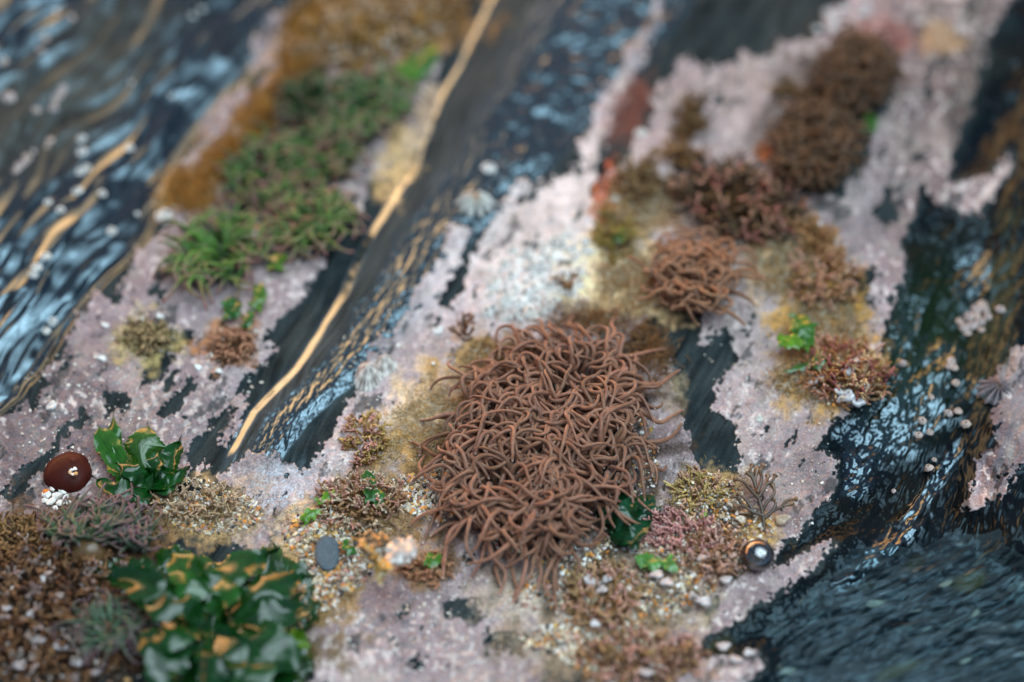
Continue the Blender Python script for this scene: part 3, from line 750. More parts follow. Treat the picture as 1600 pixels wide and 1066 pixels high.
def blade(parent, path, width, colr, ruffle=5, waves=3.0, cup_=.3, seed=0, edge=None, name='frond', n=46, m=23):
    """a ribbon of sea lettuce: follows path (px, py, height), widens, ruffles at its margins"""
    r = np.random.default_rng(seed+5000)
    W = np.array([P(q[0], q[1], float(H(q[0], q[1]))+q[2]) for q in path]); C = smooth_path(W, n)
    T = np.gradient(C, axis=0); T /= np.linalg.norm(T, axis=1, keepdims=True)
    upv = np.array([0, -.15, 1.0]); B = np.cross(T, upv); B /= np.linalg.norm(B, axis=1, keepdims=True); Nn = np.cross(B, T)
    f = np.linspace(0, 1, n)[:, None]; g = np.linspace(-1, 1, m)[None, :]
    prof = (np.sin(np.clip(f*1.05+.12, 0, 1)*math.pi)**.55)*(.75+.25*f)
    wl = width*prof*(1+.16*np.sin(f*9+seed)+.10*np.sin(f*17+2*seed)+.06*r.normal(0, 1, (n, 1)))
    ph1, ph2, ph3 = r.uniform(0, 6.28, 3)
    eg = np.abs(g)**1.6
    ruf = ruffle*eg*(np.sin(f*waves*6.28+ph1+(g > 0)*ph2)+.5*np.sin(f*waves*13.5+ph3+(g < 0)*ph1))*np.minimum(1, prof*1.3)
    body = cup_*width*(g*g-.3)*np.cos(f*3+ph2)+ruffle*.5*np.sin(f*7+g*2.2+ph3)
    lat = g*wl*(1-.08*np.abs(ruf)/max(ruffle, 1))
    V = C[:, None, :]+B[:, None, :]*lat[..., None]+Nn[:, None, :]*(ruf+body)[..., None]
    V = V.reshape(-1, 3)
    qx, qy = PX(V); fl = H(qx, qy)+1.5; V[:, 2] = np.maximum(V[:, 2], fl)
    c0 = np.array(colr, float); ee = np.array(edge if edge is not None else c0*1.9)
    e_ = (np.abs(g)**6+0*f)[..., None]; st_ = .18*np.sin(g*23+f*4)[..., None]+.25*fbm((g*18+0*f), (f*30+0*g), 6, 5100+seed, 2)[..., None]
    c = (c0*(1+st_)*(1-.55*e_)+ee*.55*e_).reshape(-1, 3)
    F_ = grid_faces(m, n); k = len(V)
    Nv = np.repeat(Nn, m, 0)*.8
    return mesh_from(name, np.vstack([V, V-Nv]), np.vstack([F_, F_[:, ::-1]+k]), M_leaf, parent, np.clip(np.vstack([c, c]), .001, .9), True, V.mean(0))

def weed(label, cx, cy, cat='seaweed', group=None, name='sea_lettuce'):
    r = empty(name, G(cx, cy)); tag(r, label, cat, group); return r
DG = (.005, .055, .006); MG = (.018, .10, .008); LG = (.09, .24, .03)
w1 = weed('green sea lettuce with wet shining fronds between the maroon beadlet anemone and the slate', 210, 715)
for k, (pth, wd, c_) in enumerate([
 ([(205,760,6),(186,725,16),(166,690,22),(148,652,20)], 25, MG), ([(190,738,10),(184,700,18),(176,668,20),(178,640,14)], 12, MG),
 ([(222,742,8),(222,705,20),(226,680,26),(232,656,20)], 32, (.03,.10,.012)), ([(240,752,8),(256,728,22),(272,706,26),(284,680,16)], 24, DG),
 ([(224,758,8),(254,752,18),(280,738,22),(298,728,10)], 19, DG), ([(228,764,6),(200,768,20),(172,762,22),(140,742,10)], 21, DG),
 ([(226,766,6),(222,776,14),(214,786,12),(206,796,6)], 20, (.006,.05,.012)), ([(230,756,10),(214,742,26),(196,728,30),(176,722,22)], 18, DG), ([(232,752,10),(240,734,28),(246,716,34),(252,704,26)], 17, DG),
 ([(236,762,8),(256,764,16),(268,752,18),(276,744,12)], 13, DG)]):
    blade(w1, pth, wd, c_, ruffle=4.5, waves=1.6, seed=k+1)
w2 = weed('large dark green sea lettuce mass with white and gold sheen in the lower left corner', 330, 960)
leaf([(134,925),(150,884),(190,868),(235,872),(262,900),(280,940),(262,968),(220,972),(175,966),(145,950)], w2, (.003,.036,.005), lift=4, amp=6, lam=60, seed=11, dome=3, folds=3, fdir=.9, tilt=(.05,-.10), step=3)
leaf([(238,866),(262,850),(300,858),(330,872),(345,900),(330,930),(290,940),(255,915)], w2, (.006,.05,.006), lift=6, amp=10, lam=50, seed=12, dome=3, folds=2, fdir=.4, step=3, tilt=(.05,-.08))
leaf([(330,880),(360,866),(400,862),(425,848),(440,856),(445,872),(478,878),(490,900),(492,925),(460,935),(400,930),(350,925)], w2, (.008,.05,.009), lift=7, amp=6, lam=44, seed=13, dome=3, folds=3, fdir=.2, tilt=(0,-.08), step=3)
leaf([(215,930),(260,900),(310,915),(350,930),(400,940),(410,975),(380,1000),(330,1004),(280,1000),(235,985),(205,965)], w2, (.004,.060,.007), lift=7, amp=6, lam=60, seed=14, dome=3, tilt=(0,-.1), step=3, folds=4, fdir=.5)
leaf([(440,925),(480,918),(502,945),(498,965),(470,990),(482,1010),(490,1040),(478,1066),(440,1060),(425,1020),(435,970)], w2, (.006,.042,.010), lift=7, amp=6, lam=44, seed=15, dome=3, folds=3, fdir=1.2, tilt=(0,-.1), step=3)
leaf([(200,975),(240,985),(290,1000),(330,1010),(400,1000),(450,1010),(470,1050),(470,1110),(250,1110),(240,1075),(275,1040),(225,1015),(195,995)], w2, (.004,.055,.007), lift=7, amp=6, lam=60, seed=16, dome=3, tilt=(0,-.14), step=3, folds=4, fdir=1.0)
for k, (pth, wd, c_) in enumerate([
 ([(300,960,26),(250,935,44),(200,905,46),(150,905,26)], 34, (.005,.040,.006)), ([(310,940,30),(296,905,50),(280,880,48),(262,858,34)], 32, (.014,.085,.008)),
 ([(330,945,30),(352,905,52),(390,880,50),(436,858,34)], 34, (.007,.055,.007)), ([(350,950,30),(400,930,50),(450,905,46),(494,900,24)], 30, (.006,.048,.007)),
 ([(360,965,30),(410,965,50),(460,955,46),(500,940,26)], 28, (.005,.042,.008)), ([(350,980,32),(410,1005,52),(452,1030,48),(478,1062,34)], 36, (.006,.05,.008)),
 ([(330,985,34),(350,1020,56),(330,1050,54),(300,1085,40)], 42, (.005,.045,.008)), ([(310,975,34),(270,990,56),(236,1000,52),(200,990,26)], 32, (.006,.052,.008)),
 ([(320,965,40),(290,950,62),(250,948,62),(214,940,44)], 26, (.005,.042,.007)), ([(330,990,40),(385,1035,62),(400,1065,60),(410,1100,48)], 34, (.006,.05,.008)),
 ([(330,960,42),(345,935,64),(352,915,62),(350,890,48)], 24, (.012,.08,.008)), ([(300,1000,36),(262,1030,54),(250,1060,52),(250,1100,40)], 30, (.005,.04,.008)),
 ([(440,1000,36),(462,1000,50),(478,1008,48),(486,1020,34)], 15, (.09,.20,.012))]):
    blade(w2, pth, wd, c_, ruffle=6, waves=1.3, cup_=.20, seed=k+31)
w3 = weed('crumpled dark green leaf pressed against the lower right side of the big brown anemone', 980, 805)
leaf([(950,768),(968,758),(995,772),(1019,772),(1032,797),(1015,817),(1006,841),(985,852),(948,843),(955,815),(930,804),(938,782)], w3, (.002,.045,.012), lift=5, amp=4, lam=18, seed=21, dome=8, step=1.8, edge=(.01,.07,.025), crinkle=.8)
leaf([(962,800),(985,790),(1010,805),(1004,838),(975,846),(955,830)], w3, (.004,.06,.016), lift=7, amp=4, lam=14, seed=22, dome=6, step=1.8, edge=(.012,.08,.03), crinkle=.8)
for k, (pth, wd) in enumerate([([(962,830,14),(976,806,34),(984,790,36),(1000,768,24)], 20), ([(958,836,14),(985,836,34),(1004,826,34),(1022,806,22)], 17), ([(966,842,12),(980,848,24),(992,850,22),(1002,846,14)], 13), ([(950,820,14),(952,800,30),(958,784,30),(966,762,20)], 15)]):
    blade(w3, pth, wd, (.004,.055,.016), ruffle=3.5, waves=1.8, seed=k+61)
w4 = weed('bright green curled leaf standing on the ochre turf at the right, above the shells', 1245, 520)
leaf([(1228,498),(1244,488),(1262,492),(1276,505),(1273,540),(1260,550),(1246,540),(1238,520)], w4, (.03,.13,.008), lift=26, amp=5, lam=20, seed=31, edge=(.10,.22,.02))
leaf([(1212,528),(1222,520),(1246,524),(1262,536),(1250,548),(1226,545),(1214,538)], w4, (.08,.20,.008), lift=30, amp=4, lam=18, seed=32, edge=(.16,.28,.02))
leaf([(1213,592),(1225,578),(1250,568),(1275,562),(1292,566),(1270,578),(1240,582),(1218,594)], w4, (.03,.13,.015), lift=16, amp=2, lam=20, seed=33)
leaf([(1262,560),(1280,548),(1300,560),(1296,575),(1272,578)], w4, (.03,.10,.015), lift=22, amp=3, lam=16, seed=34)
for k, (lab, polys, c) in enumerate([
 ('pale green scrap of weed among the pink turf below the dark leaf', [[(988,868),(1004,862),(1022,868),(1036,880),(1022,894),(1004,890)],[(1030,874),(1048,868),(1062,878),(1056,892),(1038,892)]], (.08,.22,.04)),
 ('narrow dark green leaf leaning over brown turf, left of the big anemone', [[(562,748),(574,732),(586,742),(596,765),(607,786),(592,796),(570,780)]], (.025,.11,.015)),
 ('small yellow green leaf at the pebbly patch below the white wet crust', [[(466,812),(476,796),(488,792),(500,800),(492,812),(474,820)],[(490,780),(508,768),(522,760),(534,772),(520,784),(500,788)]], (.10,.25,.02)),
 ('dark green leaf below the lowest green anemone, on the lilac crust', [[(344,476),(356,462),(374,464),(378,486),(372,500),(352,500)],[(376,492),(392,486),(398,504),(388,518),(376,508)]], (.018,.10,.012)),
 ('yellow green weed beside the green anemones, above the slate strip', [[(412,400),(430,392),(448,398),(442,420),(420,422)],[(394,452),(410,440),(420,462),(404,486),(390,474)]], (.07,.16,.015)),
 ('bright green weed tuft in the golden brown turf at the top', [[(596,118),(622,98),(655,80),(682,62),(690,84),(664,120),(645,150),(618,158),(602,142)]], (.05,.15,.012)),
 ('small green leaf on brown turf under the floating amber scrap', [[(664,874),(676,862),(690,864),(690,882),(676,892),(664,888)]], (.05,.15,.015)),
 ('tiny dark green leaf just right of the grey slate pebble', [[(532,856),(542,844),(556,852),(556,868),(540,868)]], (.03,.13,.015)),
 ('small green sprig right of the lower dark bushy anemone', [[(1348,178),(1362,170),(1372,190),(1366,212),(1352,204)]], (.04,.14,.012)),
 ('small olive leaf on brown turf left of the pink coralline tuft', [[(950,362),(968,350),(984,362),(976,382),(954,384)]], (.07,.11,.015)),
 ('tiny yellow green blade on the lilac crust right of the dark leaf', [[(1092,806),(1104,794),(1108,800),(1096,812)]], (.16,.34,.04))]):
    cx, cy = np.mean(polys[0], 0); r = weed(lab, cx, cy)
    for j, p_ in enumerate(polys): leaf(p_, r, c, lift=14, amp=3.5, lam=18, seed=40+k*3+j, step=2.0, dome=5, edge=tuple(np.array(c)*1.5))

# ------------------------------------------------------------------ coralline and brown turf tufts
M_tuft = organic('turf_weed', rough=.55, coat=.08, coat_rough=.2, scale=800, var=.35, bump=.2)
def stem(bag, p, d, ln, r, c, tc, depth, beads=True, spread=.7):
    n = 7
    pts = [p]; q = p.copy(); dd = d.copy()
    for i in range(n-1):
        dd = dd+rng.normal(0, .16, 3); dd /= np.linalg.norm(dd); q = q+dd*ln/(n-1); pts.append(q.copy())
    R = np.linspace(r, r*.75, n)
    if beads: R = R*np.where(np.arange(n) % 2 == 0, 1.2, .72)
    bag.tube(np.array(pts), R, c, 5, tc, .5)
    if depth > 0:
        for k in range(rng.integers(2, 4)):
            e = dd+rng.normal(0, spread, 3); e /= np.linalg.norm(e)
            stem(bag, pts[-1 if k else -3], e, ln*.62, r*.85, (np.array(c)+np.array(tc))/2, tc, depth-1, beads, spread)
def tuft(label, cx, cy, rx, ry, n, ln, r, c, tc, depth=1, beads=True, ang=0, group=None, name='coralline_tuft', cat='seaweed', mound=6, spread=.7, up=.8, tips=None):
    bag = Bag(); ca, sa = math.cos(math.radians(ang)), math.sin(math.radians(ang))
    for k in range(n):
        rad = math.sqrt(rng.uniform(0, 1)); a = rng.uniform(0, 6.283)
        dx = rx*rad*math.cos(a); dy = ry*rad*math.sin(a)
        px = cx+dx*ca-dy*sa; py = cy+dx*sa+dy*ca
        p = G(px, py, mound*(1-rad*rad)-2)
        d = np.array([math.cos(a+math.radians(-ang))*rad*.9, -math.sin(a)*rad*.9, up])+rng.normal(0, .3, 3); d /= np.linalg.norm(d)
        t_ = tc if tips is None else tips[rng.integers(len(tips))]
        stem(bag, p, d, ln*rng.uniform(.6, 1.2)*(.62 if depth else 1), r*rng.uniform(.8, 1.2), pig(c, .25), pig(t_, .2), depth, beads, spread)
    o = bag.build(name, M_tuft, loc=G(cx, cy)); tag(o, label, cat, group); return o
PK = (.30, .12, .10); PKT = (.62, .33, .29)
tuft('large dark pink coralline tuft above the middle brown anemone', 1152, 318, 92, 52, 190, 46, 2.8, (.06,.038,.028), (.45,.20,.13), ang=20, tips=[(.45,.18,.13),(.22,.12,.05),(.55,.28,.18),(.08,.06,.04),(.12,.08,.04)], mound=16)
tuft('golden brown turf patch covering the rock at the top, above the green anemones', 585, 45, 125, 50, 260, 36, 2.6, (.18,.09,.025), (.5,.30,.10), ang=-15, beads=False, tips=[(.5,.28,.08),(.28,.14,.05),(.62,.45,.3)], mound=10, name='turf_weed_patch')
tuft('brown turf tuft left of the big pink tuft, over cream crust', 1000, 285, 32, 30, 60, 34, 2.4, (.11,.07,.03), (.26,.17,.08), beads=False, name='turf_weed_patch')
tuft('brown turf tuft in the middle of the pale upper crust', 1078, 186, 17, 20, 34, 26, 2.4, (.09,.05,.025), (.2,.12,.05), beads=False, name='turf_weed_patch')
tuft('brown forked sprig on pale crust just above the big pink tuft', 1062, 248, 20, 14, 26, 30, 2.4, (.16,.085,.03), (.3,.17,.07), beads=False, name='turf_weed_patch')
tuft('orange brown turf on cream crust above the bright green curled leaf', 1288, 440, 44, 42, 120, 34, 2.3, (.26,.13,.05), (.5,.28,.17), mound=8, tips=[(.5,.28,.17),(.3,.16,.06),(.6,.33,.25)], name='turf_weed_patch')
tuft('brown turf fringe along the right edge of the pink tuft', 1270, 375, 40, 22, 60, 34, 2.4, (.20,.10,.035), (.42,.22,.10), ang=40, beads=False, name='turf_weed_patch')
tuft('red brown coralline tuft crusted with grey shells at the rim of the dark gully', 1320, 585, 62, 42, 190, 30, 2.3, (.26,.11,.05), (.55,.28,.2), mound=12, ang=15, tips=[(.55,.28,.2),(.36,.17,.06),(.30,.08,.09),(.62,.42,.22)])
tuft('ochre and pink turf under the ribbed shell, left of the big anemone', 572, 690, 26, 34, 80, 26, 2.2, (.26,.15,.05), (.6,.3,.24), tips=[(.6,.3,.24),(.5,.35,.12)], name='turf_weed_patch')
tuft('brown turf with tiny shells around the narrow green leaf', 565, 790, 60, 40, 170, 26, 2.1, (.16,.085,.035), (.42,.24,.12), mound=8, tips=[(.42,.24,.12),(.55,.3,.24),(.6,.5,.35)], name='turf_weed_patch')
tuft('pink beaded coralline below the dark green crumpled leaf', 1062, 838, 62, 26, 130, 24, 2.1, (.26,.10,.09), PKT, mound=5, ang=12)
tuft('brown pink turf spread beside the mirror like bubble', 1115, 872, 44, 36, 150, 24, 2.0, (.24,.12,.06), (.52,.29,.2), mound=7, tips=[(.52,.29,.2),(.3,.16,.08),(.62,.42,.36)], name='turf_weed_patch')
tuft('yellow and pink turf on the lilac crust right of the dark leaf', 1088, 772, 30, 28, 70, 22, 2.0, (.34,.22,.08), (.6,.36,.26), mound=5, tips=[(.6,.36,.26),(.5,.38,.14)], name='turf_weed_patch')
tuft('orange brown lumpy turf below the sandy crevice of the big anemone', 940, 935, 52, 46, 150, 26, 2.3, (.26,.13,.05), (.5,.3,.18), mound=9, tips=[(.5,.3,.18),(.62,.34,.28),(.3,.2,.1)], name='turf_weed_patch')
tuft('pinkish brown turf at the bottom edge, centre right', 1000, 1030, 90, 34, 190, 24, 2.4, (.30,.15,.09), (.58,.32,.26), mound=6, tips=[(.58,.32,.26),(.4,.24,.1),(.2,.12,.07)], name='turf_weed_patch')
tuft('thick brown turf mass speckled orange and white at the lower left', 80, 960, 150, 105, 620, 30, 2.8, (.06,.032,.02), (.22,.12,.06), mound=12, tips=[(.24,.12,.055),(.17,.07,.03),(.36,.28,.25),(.09,.05,.035),(.26,.13,.06)], name='turf_weed_patch')
tuft('dark brown turf left of the purple tipped green anemone', 45, 845, 70, 32, 170, 24, 2.3, (.09,.05,.025), (.26,.15,.06), mound=6, name='turf_weed_patch')
tuft('rusty turf tuft on the lilac crust near the slate strip', 364, 543, 28, 22, 80, 22, 2.1, (.22,.10,.05), (.5,.26,.16), mound=6, name='turf_weed_patch')
tuft('olive turf spot on the left crust with white specks beside it', 226, 528, 32, 24, 80, 20, 2.0, (.20,.16,.06), (.42,.3,.16), mound=4, name='turf_weed_patch')
tuft('olive brown turf on cream crust left of the middle brown anemone', 962, 372, 26, 34, 60, 26, 2.2, (.16,.12,.03), (.34,.24,.07), beads=False, name='turf_weed_patch')
tuft('brown turf holding a small green leaf, under the amber scrap', 668, 892, 34, 18, 80, 20, 2.0, (.22,.10,.05), (.5,.25,.14), mound=5, name='turf_weed_patch')
tuft('brown turf showing between the large wet green leaves', 440, 955, 34, 30, 110, 24, 2.2, (.22,.12,.06), (.5,.34,.2), mound=8, name='turf_weed_patch')
tuft('sparse wispy turf under the round green weed', 300, 790, 60, 24, 90, 24, 1.7, (.26,.16,.08), (.55,.4,.26), mound=3, beads=False, name='turf_weed_patch')
tuft('brown turf blob above the dark bushy anemones on the right', 1238, 150, 20, 18, 30, 24, 2.3, (.10,.055,.02), (.2,.11,.04), beads=False, name='turf_weed_patch')
tuft('dark sprig of weed at the top edge of the big anemone, on pale crust', 722, 520, 8, 12, 9, 30, 2.2, (.06,.03,.02), (.22,.10,.04), beads=False, name='turf_weed_patch')
tuft('small brown sprig on the cream crust between two brown anemones', 884, 446, 8, 10, 9, 28, 2.2, (.10,.05,.03), (.3,.16,.06), beads=False, name='turf_weed_patch')

# brown forked weed, every branch a flattened strand
M_brown = organic('brown_weed', rough=.4, coat=.6, coat_rough=.12, scale=500, var=.3, bump=.15, trans=.1)
bw_ = empty('forked_brown_weed', G(1192, 830)); tag(bw_, 'dark brown forked weed fanning out above the shiny bubble', 'seaweed')
def branch(pts, r, tip_lobe=True, c=(.07,.038,.02), tc=(.22,.115,.05)):
    w = [G(x_, y_, u_) for x_, y_, u_ in pts]; C = smooth_path(w, 16); f = np.linspace(0, 1, 16)
    R = r*(1-.35*f)+(r*.9*np.exp(-((f-.93)/.08)**2) if tip_lobe else 0)
    b = Bag(); b.tube(C, R, c, 7, tc, .5); b.build('branch', M_brown, bw_, loc=C[0])
for pts in [[(1194,832,3),(1192,805,14),(1186,780,22),(1180,752,26),(1184,730,30)],[(1186,780,22),(1172,765,26),(1160,752,28),(1146,748,28)],[(1184,770,22),(1176,748,30),(1166,738,30)],
            [(1186,776,24),(1196,760,30),(1200,742,32)],[(1180,750,26),(1172,738,30),(1176,726,30)],[(1192,812,10),(1206,800,16),(1222,792,20),(1240,786,22)],[(1206,800,16),(1212,788,20),(1208,780,22)],
            [(1222,792,20),(1230,782,22),(1246,780,24)],[(1192,806,14),(1176,800,18),(1160,790,20),(1146,792,20)],[(1160,790,20),(1152,778,22),(1142,776,22)],[(1196,758,30),(1206,752,32),(1212,742,34)],[(1190,800,14),(1198,786,22),(1210,770,26),(1206,756,28)],
            [(1176,798,18),(1166,782,24),(1152,770,26)],[(1184,770,26),(1190,748,32),(1188,736,34),(1194,726,34)]]:
    branch(pts, 3.0)

# ------------------------------------------------------------------ fine fuzz (nobody could count it)
def fuzz(name, label, areas, n, ln, r, cols_, step=4, up=.9, seed=0):
    per = np.array([a[2]*a[3] for a in areas], float); per /= per.sum()
    k = rng.choice(len(areas), n, p=per); A = np.array([[a[0], a[1], a[2], a[3], math.radians(a[4])] for a in areas])[k]
    rad = np.sqrt(rng.uniform(0, 1, n))*(1+.25*rng.normal(0, 1, n)); th = rng.uniform(0, 6.283, n)
    dx = A[:, 2]*rad*np.cos(th); dy = A[:, 3]*rad*np.sin(th)
    px = A[:, 0]+dx*np.cos(A[:, 4])-dy*np.sin(A[:, 4]); py = A[:, 1]+dx*np.sin(A[:, 4])+dy*np.cos(A[:, 4])
    cl = fbm(px, py, 24, 600+seed, 2); keep = cl > rng.uniform(-.9, .3, n); px, py, cl = px[keep], py[keep], cl[keep]; n = len(px)
    p = P(px, py, H(px, py)-1.0)
    d = np.stack([rng.normal(0, .5, n)+fbm(px, py, 40, 610+seed, 1)*.8, rng.normal(0, .5, n)+fbm(px, py, 40, 620+seed, 1)*.8-.3, np.full(n, up)], -1)
    d /= np.linalg.norm(d, axis=1, keepdims=True)
    L_ = (ln*rng.uniform(.5, 1.3, n))[:, None]
    bend = rng.normal(0, .55, (n, 3)); bend[:, 2] -= .35
    rows = []
    for i in range(step):
        f = i/(step-1); rows.append(p+d*L_*f+bend*L_*f*f*.6)
    C = np.stack(rows, 1)                                  # n, step, 3
    rr = r*np.linspace(1, .45, step)
    a1 = rng.normal(0, 1, (n, 1, 3)); T = (C[:, -1:]-C[:, :1]); a1 = np.cross(a1, T); a1 /= np.linalg.norm(a1, axis=-1, keepdims=True)+1e-9
    b1 = np.cross(T, a1); b1 /= np.linalg.norm(b1, axis=-1, keepdims=True)+1e-9
    ring = [C+rr[None, :, None]*(math.cos(q)*a1+math.sin(q)*b1) for q in (0, 2.094, 4.189)]
    V = np.stack(ring, 2).reshape(-1, 3)                   # n, step, 3sides
    base = (np.arange(n)*step*3)[:, None, None]; i_ = np.arange(step-1)[None, :, None]*3; s_ = np.arange(3)[None, None, :]
    a = base+i_+s_; b = base+i_+(s_+1) % 3
    Q = np.stack([a, b, b+3, a+3], -1).reshape(-1, 4)
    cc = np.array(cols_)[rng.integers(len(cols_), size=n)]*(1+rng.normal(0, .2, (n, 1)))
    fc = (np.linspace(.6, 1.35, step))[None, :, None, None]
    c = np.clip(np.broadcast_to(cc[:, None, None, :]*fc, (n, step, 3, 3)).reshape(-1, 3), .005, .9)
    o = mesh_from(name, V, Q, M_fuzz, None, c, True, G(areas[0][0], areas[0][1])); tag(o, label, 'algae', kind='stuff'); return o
M_fuzz = organic('fuzzy_algae', rough=.6, scale=300, var=.2, bump=0, trans=.3)
OC = [(.52,.25,.04),(.62,.36,.10),(.42,.17,.03),(.56,.36,.16)]
fuzz('fuzzy_algae', 'ochre yellow fuzz along the upper left rim of the green anemones', [(385,205,24,100,38),(300,300,40,34,0),(470,105,34,50,10),(340,245,24,30,20)], 12000, 17, .75, OC, seed=1)
fuzz('fuzzy_algae', 'golden brown fuzz over the rock at the top', [(580,45,120,44,-12),(480,40,40,40,0)], 9000, 18, .85, [(.42,.22,.05),(.55,.34,.10),(.22,.11,.03)], seed=2)
fuzz('fuzzy_algae', 'yellow and ochre fuzz on the crust left of the big brown anemone', [(700,640,60,46,0),(650,690,56,26,-20),(752,575,40,30,0),(640,650,36,20,-40)], 8000, 8, .6, [(.74,.56,.32),(.82,.74,.56),(.62,.38,.12)], seed=3)
fuzz('fuzzy_algae', 'cream and ochre fuzz around the middle brown anemone and pink tuft', [(985,440,50,50,0),(1235,420,60,44,0),(1290,510,50,60,0),(1270,590,60,34,0),(990,320,50,40,0)], 18000, 13, .75, [(.76,.62,.40),(.60,.38,.15),(.46,.25,.08),(.82,.75,.60)], seed=4)
fuzz('fuzzy_algae', 'brown and ochre fuzz around the pebbly patches at the bottom', [(520,905,36,60,0),(575,800,60,50,0),(320,800,100,34,0),(1110,800,70,60,0),(1100,870,80,40,0),(980,940,100,60,0),(680,890,40,26,0),(500,835,50,30,0)], 20000, 8, .55, [(.46,.28,.10),(.55,.42,.22),(.3,.17,.07),(.58,.44,.32)], seed=5)
fuzz('fuzzy_algae', 'dark brown fuzz in the lower left corner', [(60,950,150,110,0),(100,835,130,30,0),(210,1010,60,50,0),(360,545,36,26,0),(228,528,36,28,0)], 16000, 12, .8, [(.11,.055,.025),(.18,.095,.04),(.06,.03,.018),(.15,.065,.045),(.20,.16,.13)], seed=6)
fuzz('fuzzy_algae', 'brown haze of fine fuzz behind the big brown anemone', [(930,505,80,24,10),(1010,560,40,50,30),(770,590,30,50,20)], 2600, 22, .7, [(.36,.18,.07),(.45,.27,.13),(.28,.14,.06)], seed=7)
fuzz('fuzzy_algae', 'brown fuzz on the pink tuft and beside it', [(1160,318,86,50,20),(1075,200,24,50,20),(1000,290,34,30,0),(962,372,26,30,0)], 7000, 18, .7, [(.22,.12,.05),(.40,.22,.09),(.14,.09,.05)], seed=8)

# ------------------------------------------------------------------ gravel and shell grit
M_grit = organic('shell_grit', rough=.5, coat=.15, coat_rough=.2, scale=1200, var=.2, bump=.15)
ICO = None
def ico():
    global ICO
    if ICO is None:
        t = (1+5**.5)/2
        v = np.array([[-1,t,0],[1,t,0],[-1,-t,0],[1,-t,0],[0,-1,t],[0,1,t],[0,-1,-t],[0,1,-t],[t,0,-1],[t,0,1],[-t,0,-1],[-t,0,1]], float); v /= np.linalg.norm(v[0])
        f = np.array([[0,11,5],[0,5,1],[0,1,7],[0,7,10],[0,10,11],[1,5,9],[5,11,4],[11,10,2],[10,7,6],[7,1,8],[3,9,4],[3,4,2],[3,2,6],[3,6,8],[3,8,9],[4,9,5],[2,4,11],[6,2,10],[8,6,7],[9,8,1]])
        ICO = (v, f)
    return ICO
def grit(name, label, areas, n, r0, r1, cols_, parent=None, up=0.0):
    v, f = ico()
    per = np.array([a[2]*a[3] for a in areas], float); per /= per.sum()
    k = rng.choice(len(areas), n, p=per); A = np.array([[a[0], a[1], a[2], a[3], math.radians(a[4])] for a in areas])[k]
    rad = np.sqrt(rng.uniform(0, 1, n)); th = rng.uniform(0, 6.283, n)
    dx = A[:, 2]*rad*np.cos(th); dy = A[:, 3]*rad*np.sin(th)
    px = A[:, 0]+dx*np.cos(A[:, 4])-dy*np.sin(A[:, 4]); py = A[:, 1]+dx*np.sin(A[:, 4])+dy*np.cos(A[:, 4])
    R = r0+(r1-r0)*rng.uniform(0, 1, n)**2.5
    p = P(px, py, H(px, py)+R*.35+up*rng.uniform(0, 1, n))
    V = v[None]*(1+rng.normal(0, .22, (n, 12, 1)))*rng.uniform(.5, 1.25, (n, 1, 3))*np.array([1, 1, .65])
    a = rng.uniform(0, 6.28, n); b = rng.normal(0, .5, n)
    ca, sa = np.cos(a)[:, None], np.sin(a)[:, None]; cb, sb = np.cos(b)[:, None], np.sin(b)[:, None]
    y_, z_ = V[..., 1]*cb-V[..., 2]*sb, V[..., 1]*sb+V[..., 2]*cb
    x_ = V[..., 0]*ca-y_*sa; y2 = V[..., 0]*sa+y_*ca
    V = np.stack([x_, y2, z_], -1)*R[:, None, None]+p[:, None, :]
    F_ = (f[None]+(np.arange(n)*12)[:, None, None]).reshape(-1, 3)
    c = np.repeat(np.clip(np.array(cols_)[rng.integers(len(cols_), size=n)]*(1+rng.normal(0, .12, (n, 1))), .01, .9), 12, 0)
    o = mesh_from(name, V.reshape(-1, 3), F_, M_grit, parent, c, False, p.mean(0)); tag(o, label, 'gravel', kind='stuff'); return o
GC = [(.74,.70,.60),(.66,.56,.40),(.80,.78,.74),(.62,.38,.12),(.05,.05,.055),(.16,.13,.10),(.5,.28,.22),(.45,.40,.30),(.72,.60,.42),(.70,.27,.06),(.30,.26,.22)]
grit('shell_grit', 'shell grit and tiny pebbles around the grey slate pebble', [(500,830,58,36,-15),(540,880,40,44,0),(500,905,40,50,0)], 2400, 1.4, 5.5, GC)
grit('shell_grit', 'coloured grit on the left flank of the big brown anemone', [(690,770,60,44,-20),(700,735,40,18,0),(640,770,40,30,0)], 2000, 1.3, 4.5, GC)
grit('shell_grit', 'grit trapped under and below the big brown anemone', [(870,720,160,170,0),(880,890,70,26,-30),(850,930,60,22,0),(930,870,60,20,-30),(965,760,40,60,0)], 3000, 1.4, 5.0, GC)
grit('shell_grit', 'sand and grit on the orange brown mound at the bottom', [(980,930,90,40,10),(880,1000,70,24,0),(940,1000,80,50,0),(1060,920,60,34,0)], 2600, 1.4, 5.0, GC)
grit('shell_grit', 'pale sand below the round green weed', [(330,800,80,34,0),(290,770,60,24,0)], 1500, 1.2, 4.0, GC)
grit('shell_grit', 'coarse orange and white grit in the lower left turf', [(60,960,150,110,0),(200,1030,80,40,0),(420,960,60,40,0)], 420, 1.6, 6.0, [(.50,.44,.40),(.40,.22,.08),(.35,.18,.12),(.42,.34,.3),(.14,.09,.06),(.10,.07,.05)], up=16)
grit('shell_grit', 'fine grit scattered over the turf on the right', [(1130,830,80,50,0),(1310,590,60,44,0),(1110,780,50,40,0),(1050,860,70,30,0)], 2400, 1.2, 4.0, GC, up=8)
grit('shell_grit', 'white specks and grit dotted over the left crust', [(120,640,110,90,0),(230,520,50,40,0),(370,560,50,60,0)], 260, 1.1, 3.4, [(.76,.73,.66),(.7,.68,.6),(.6,.5,.4)])
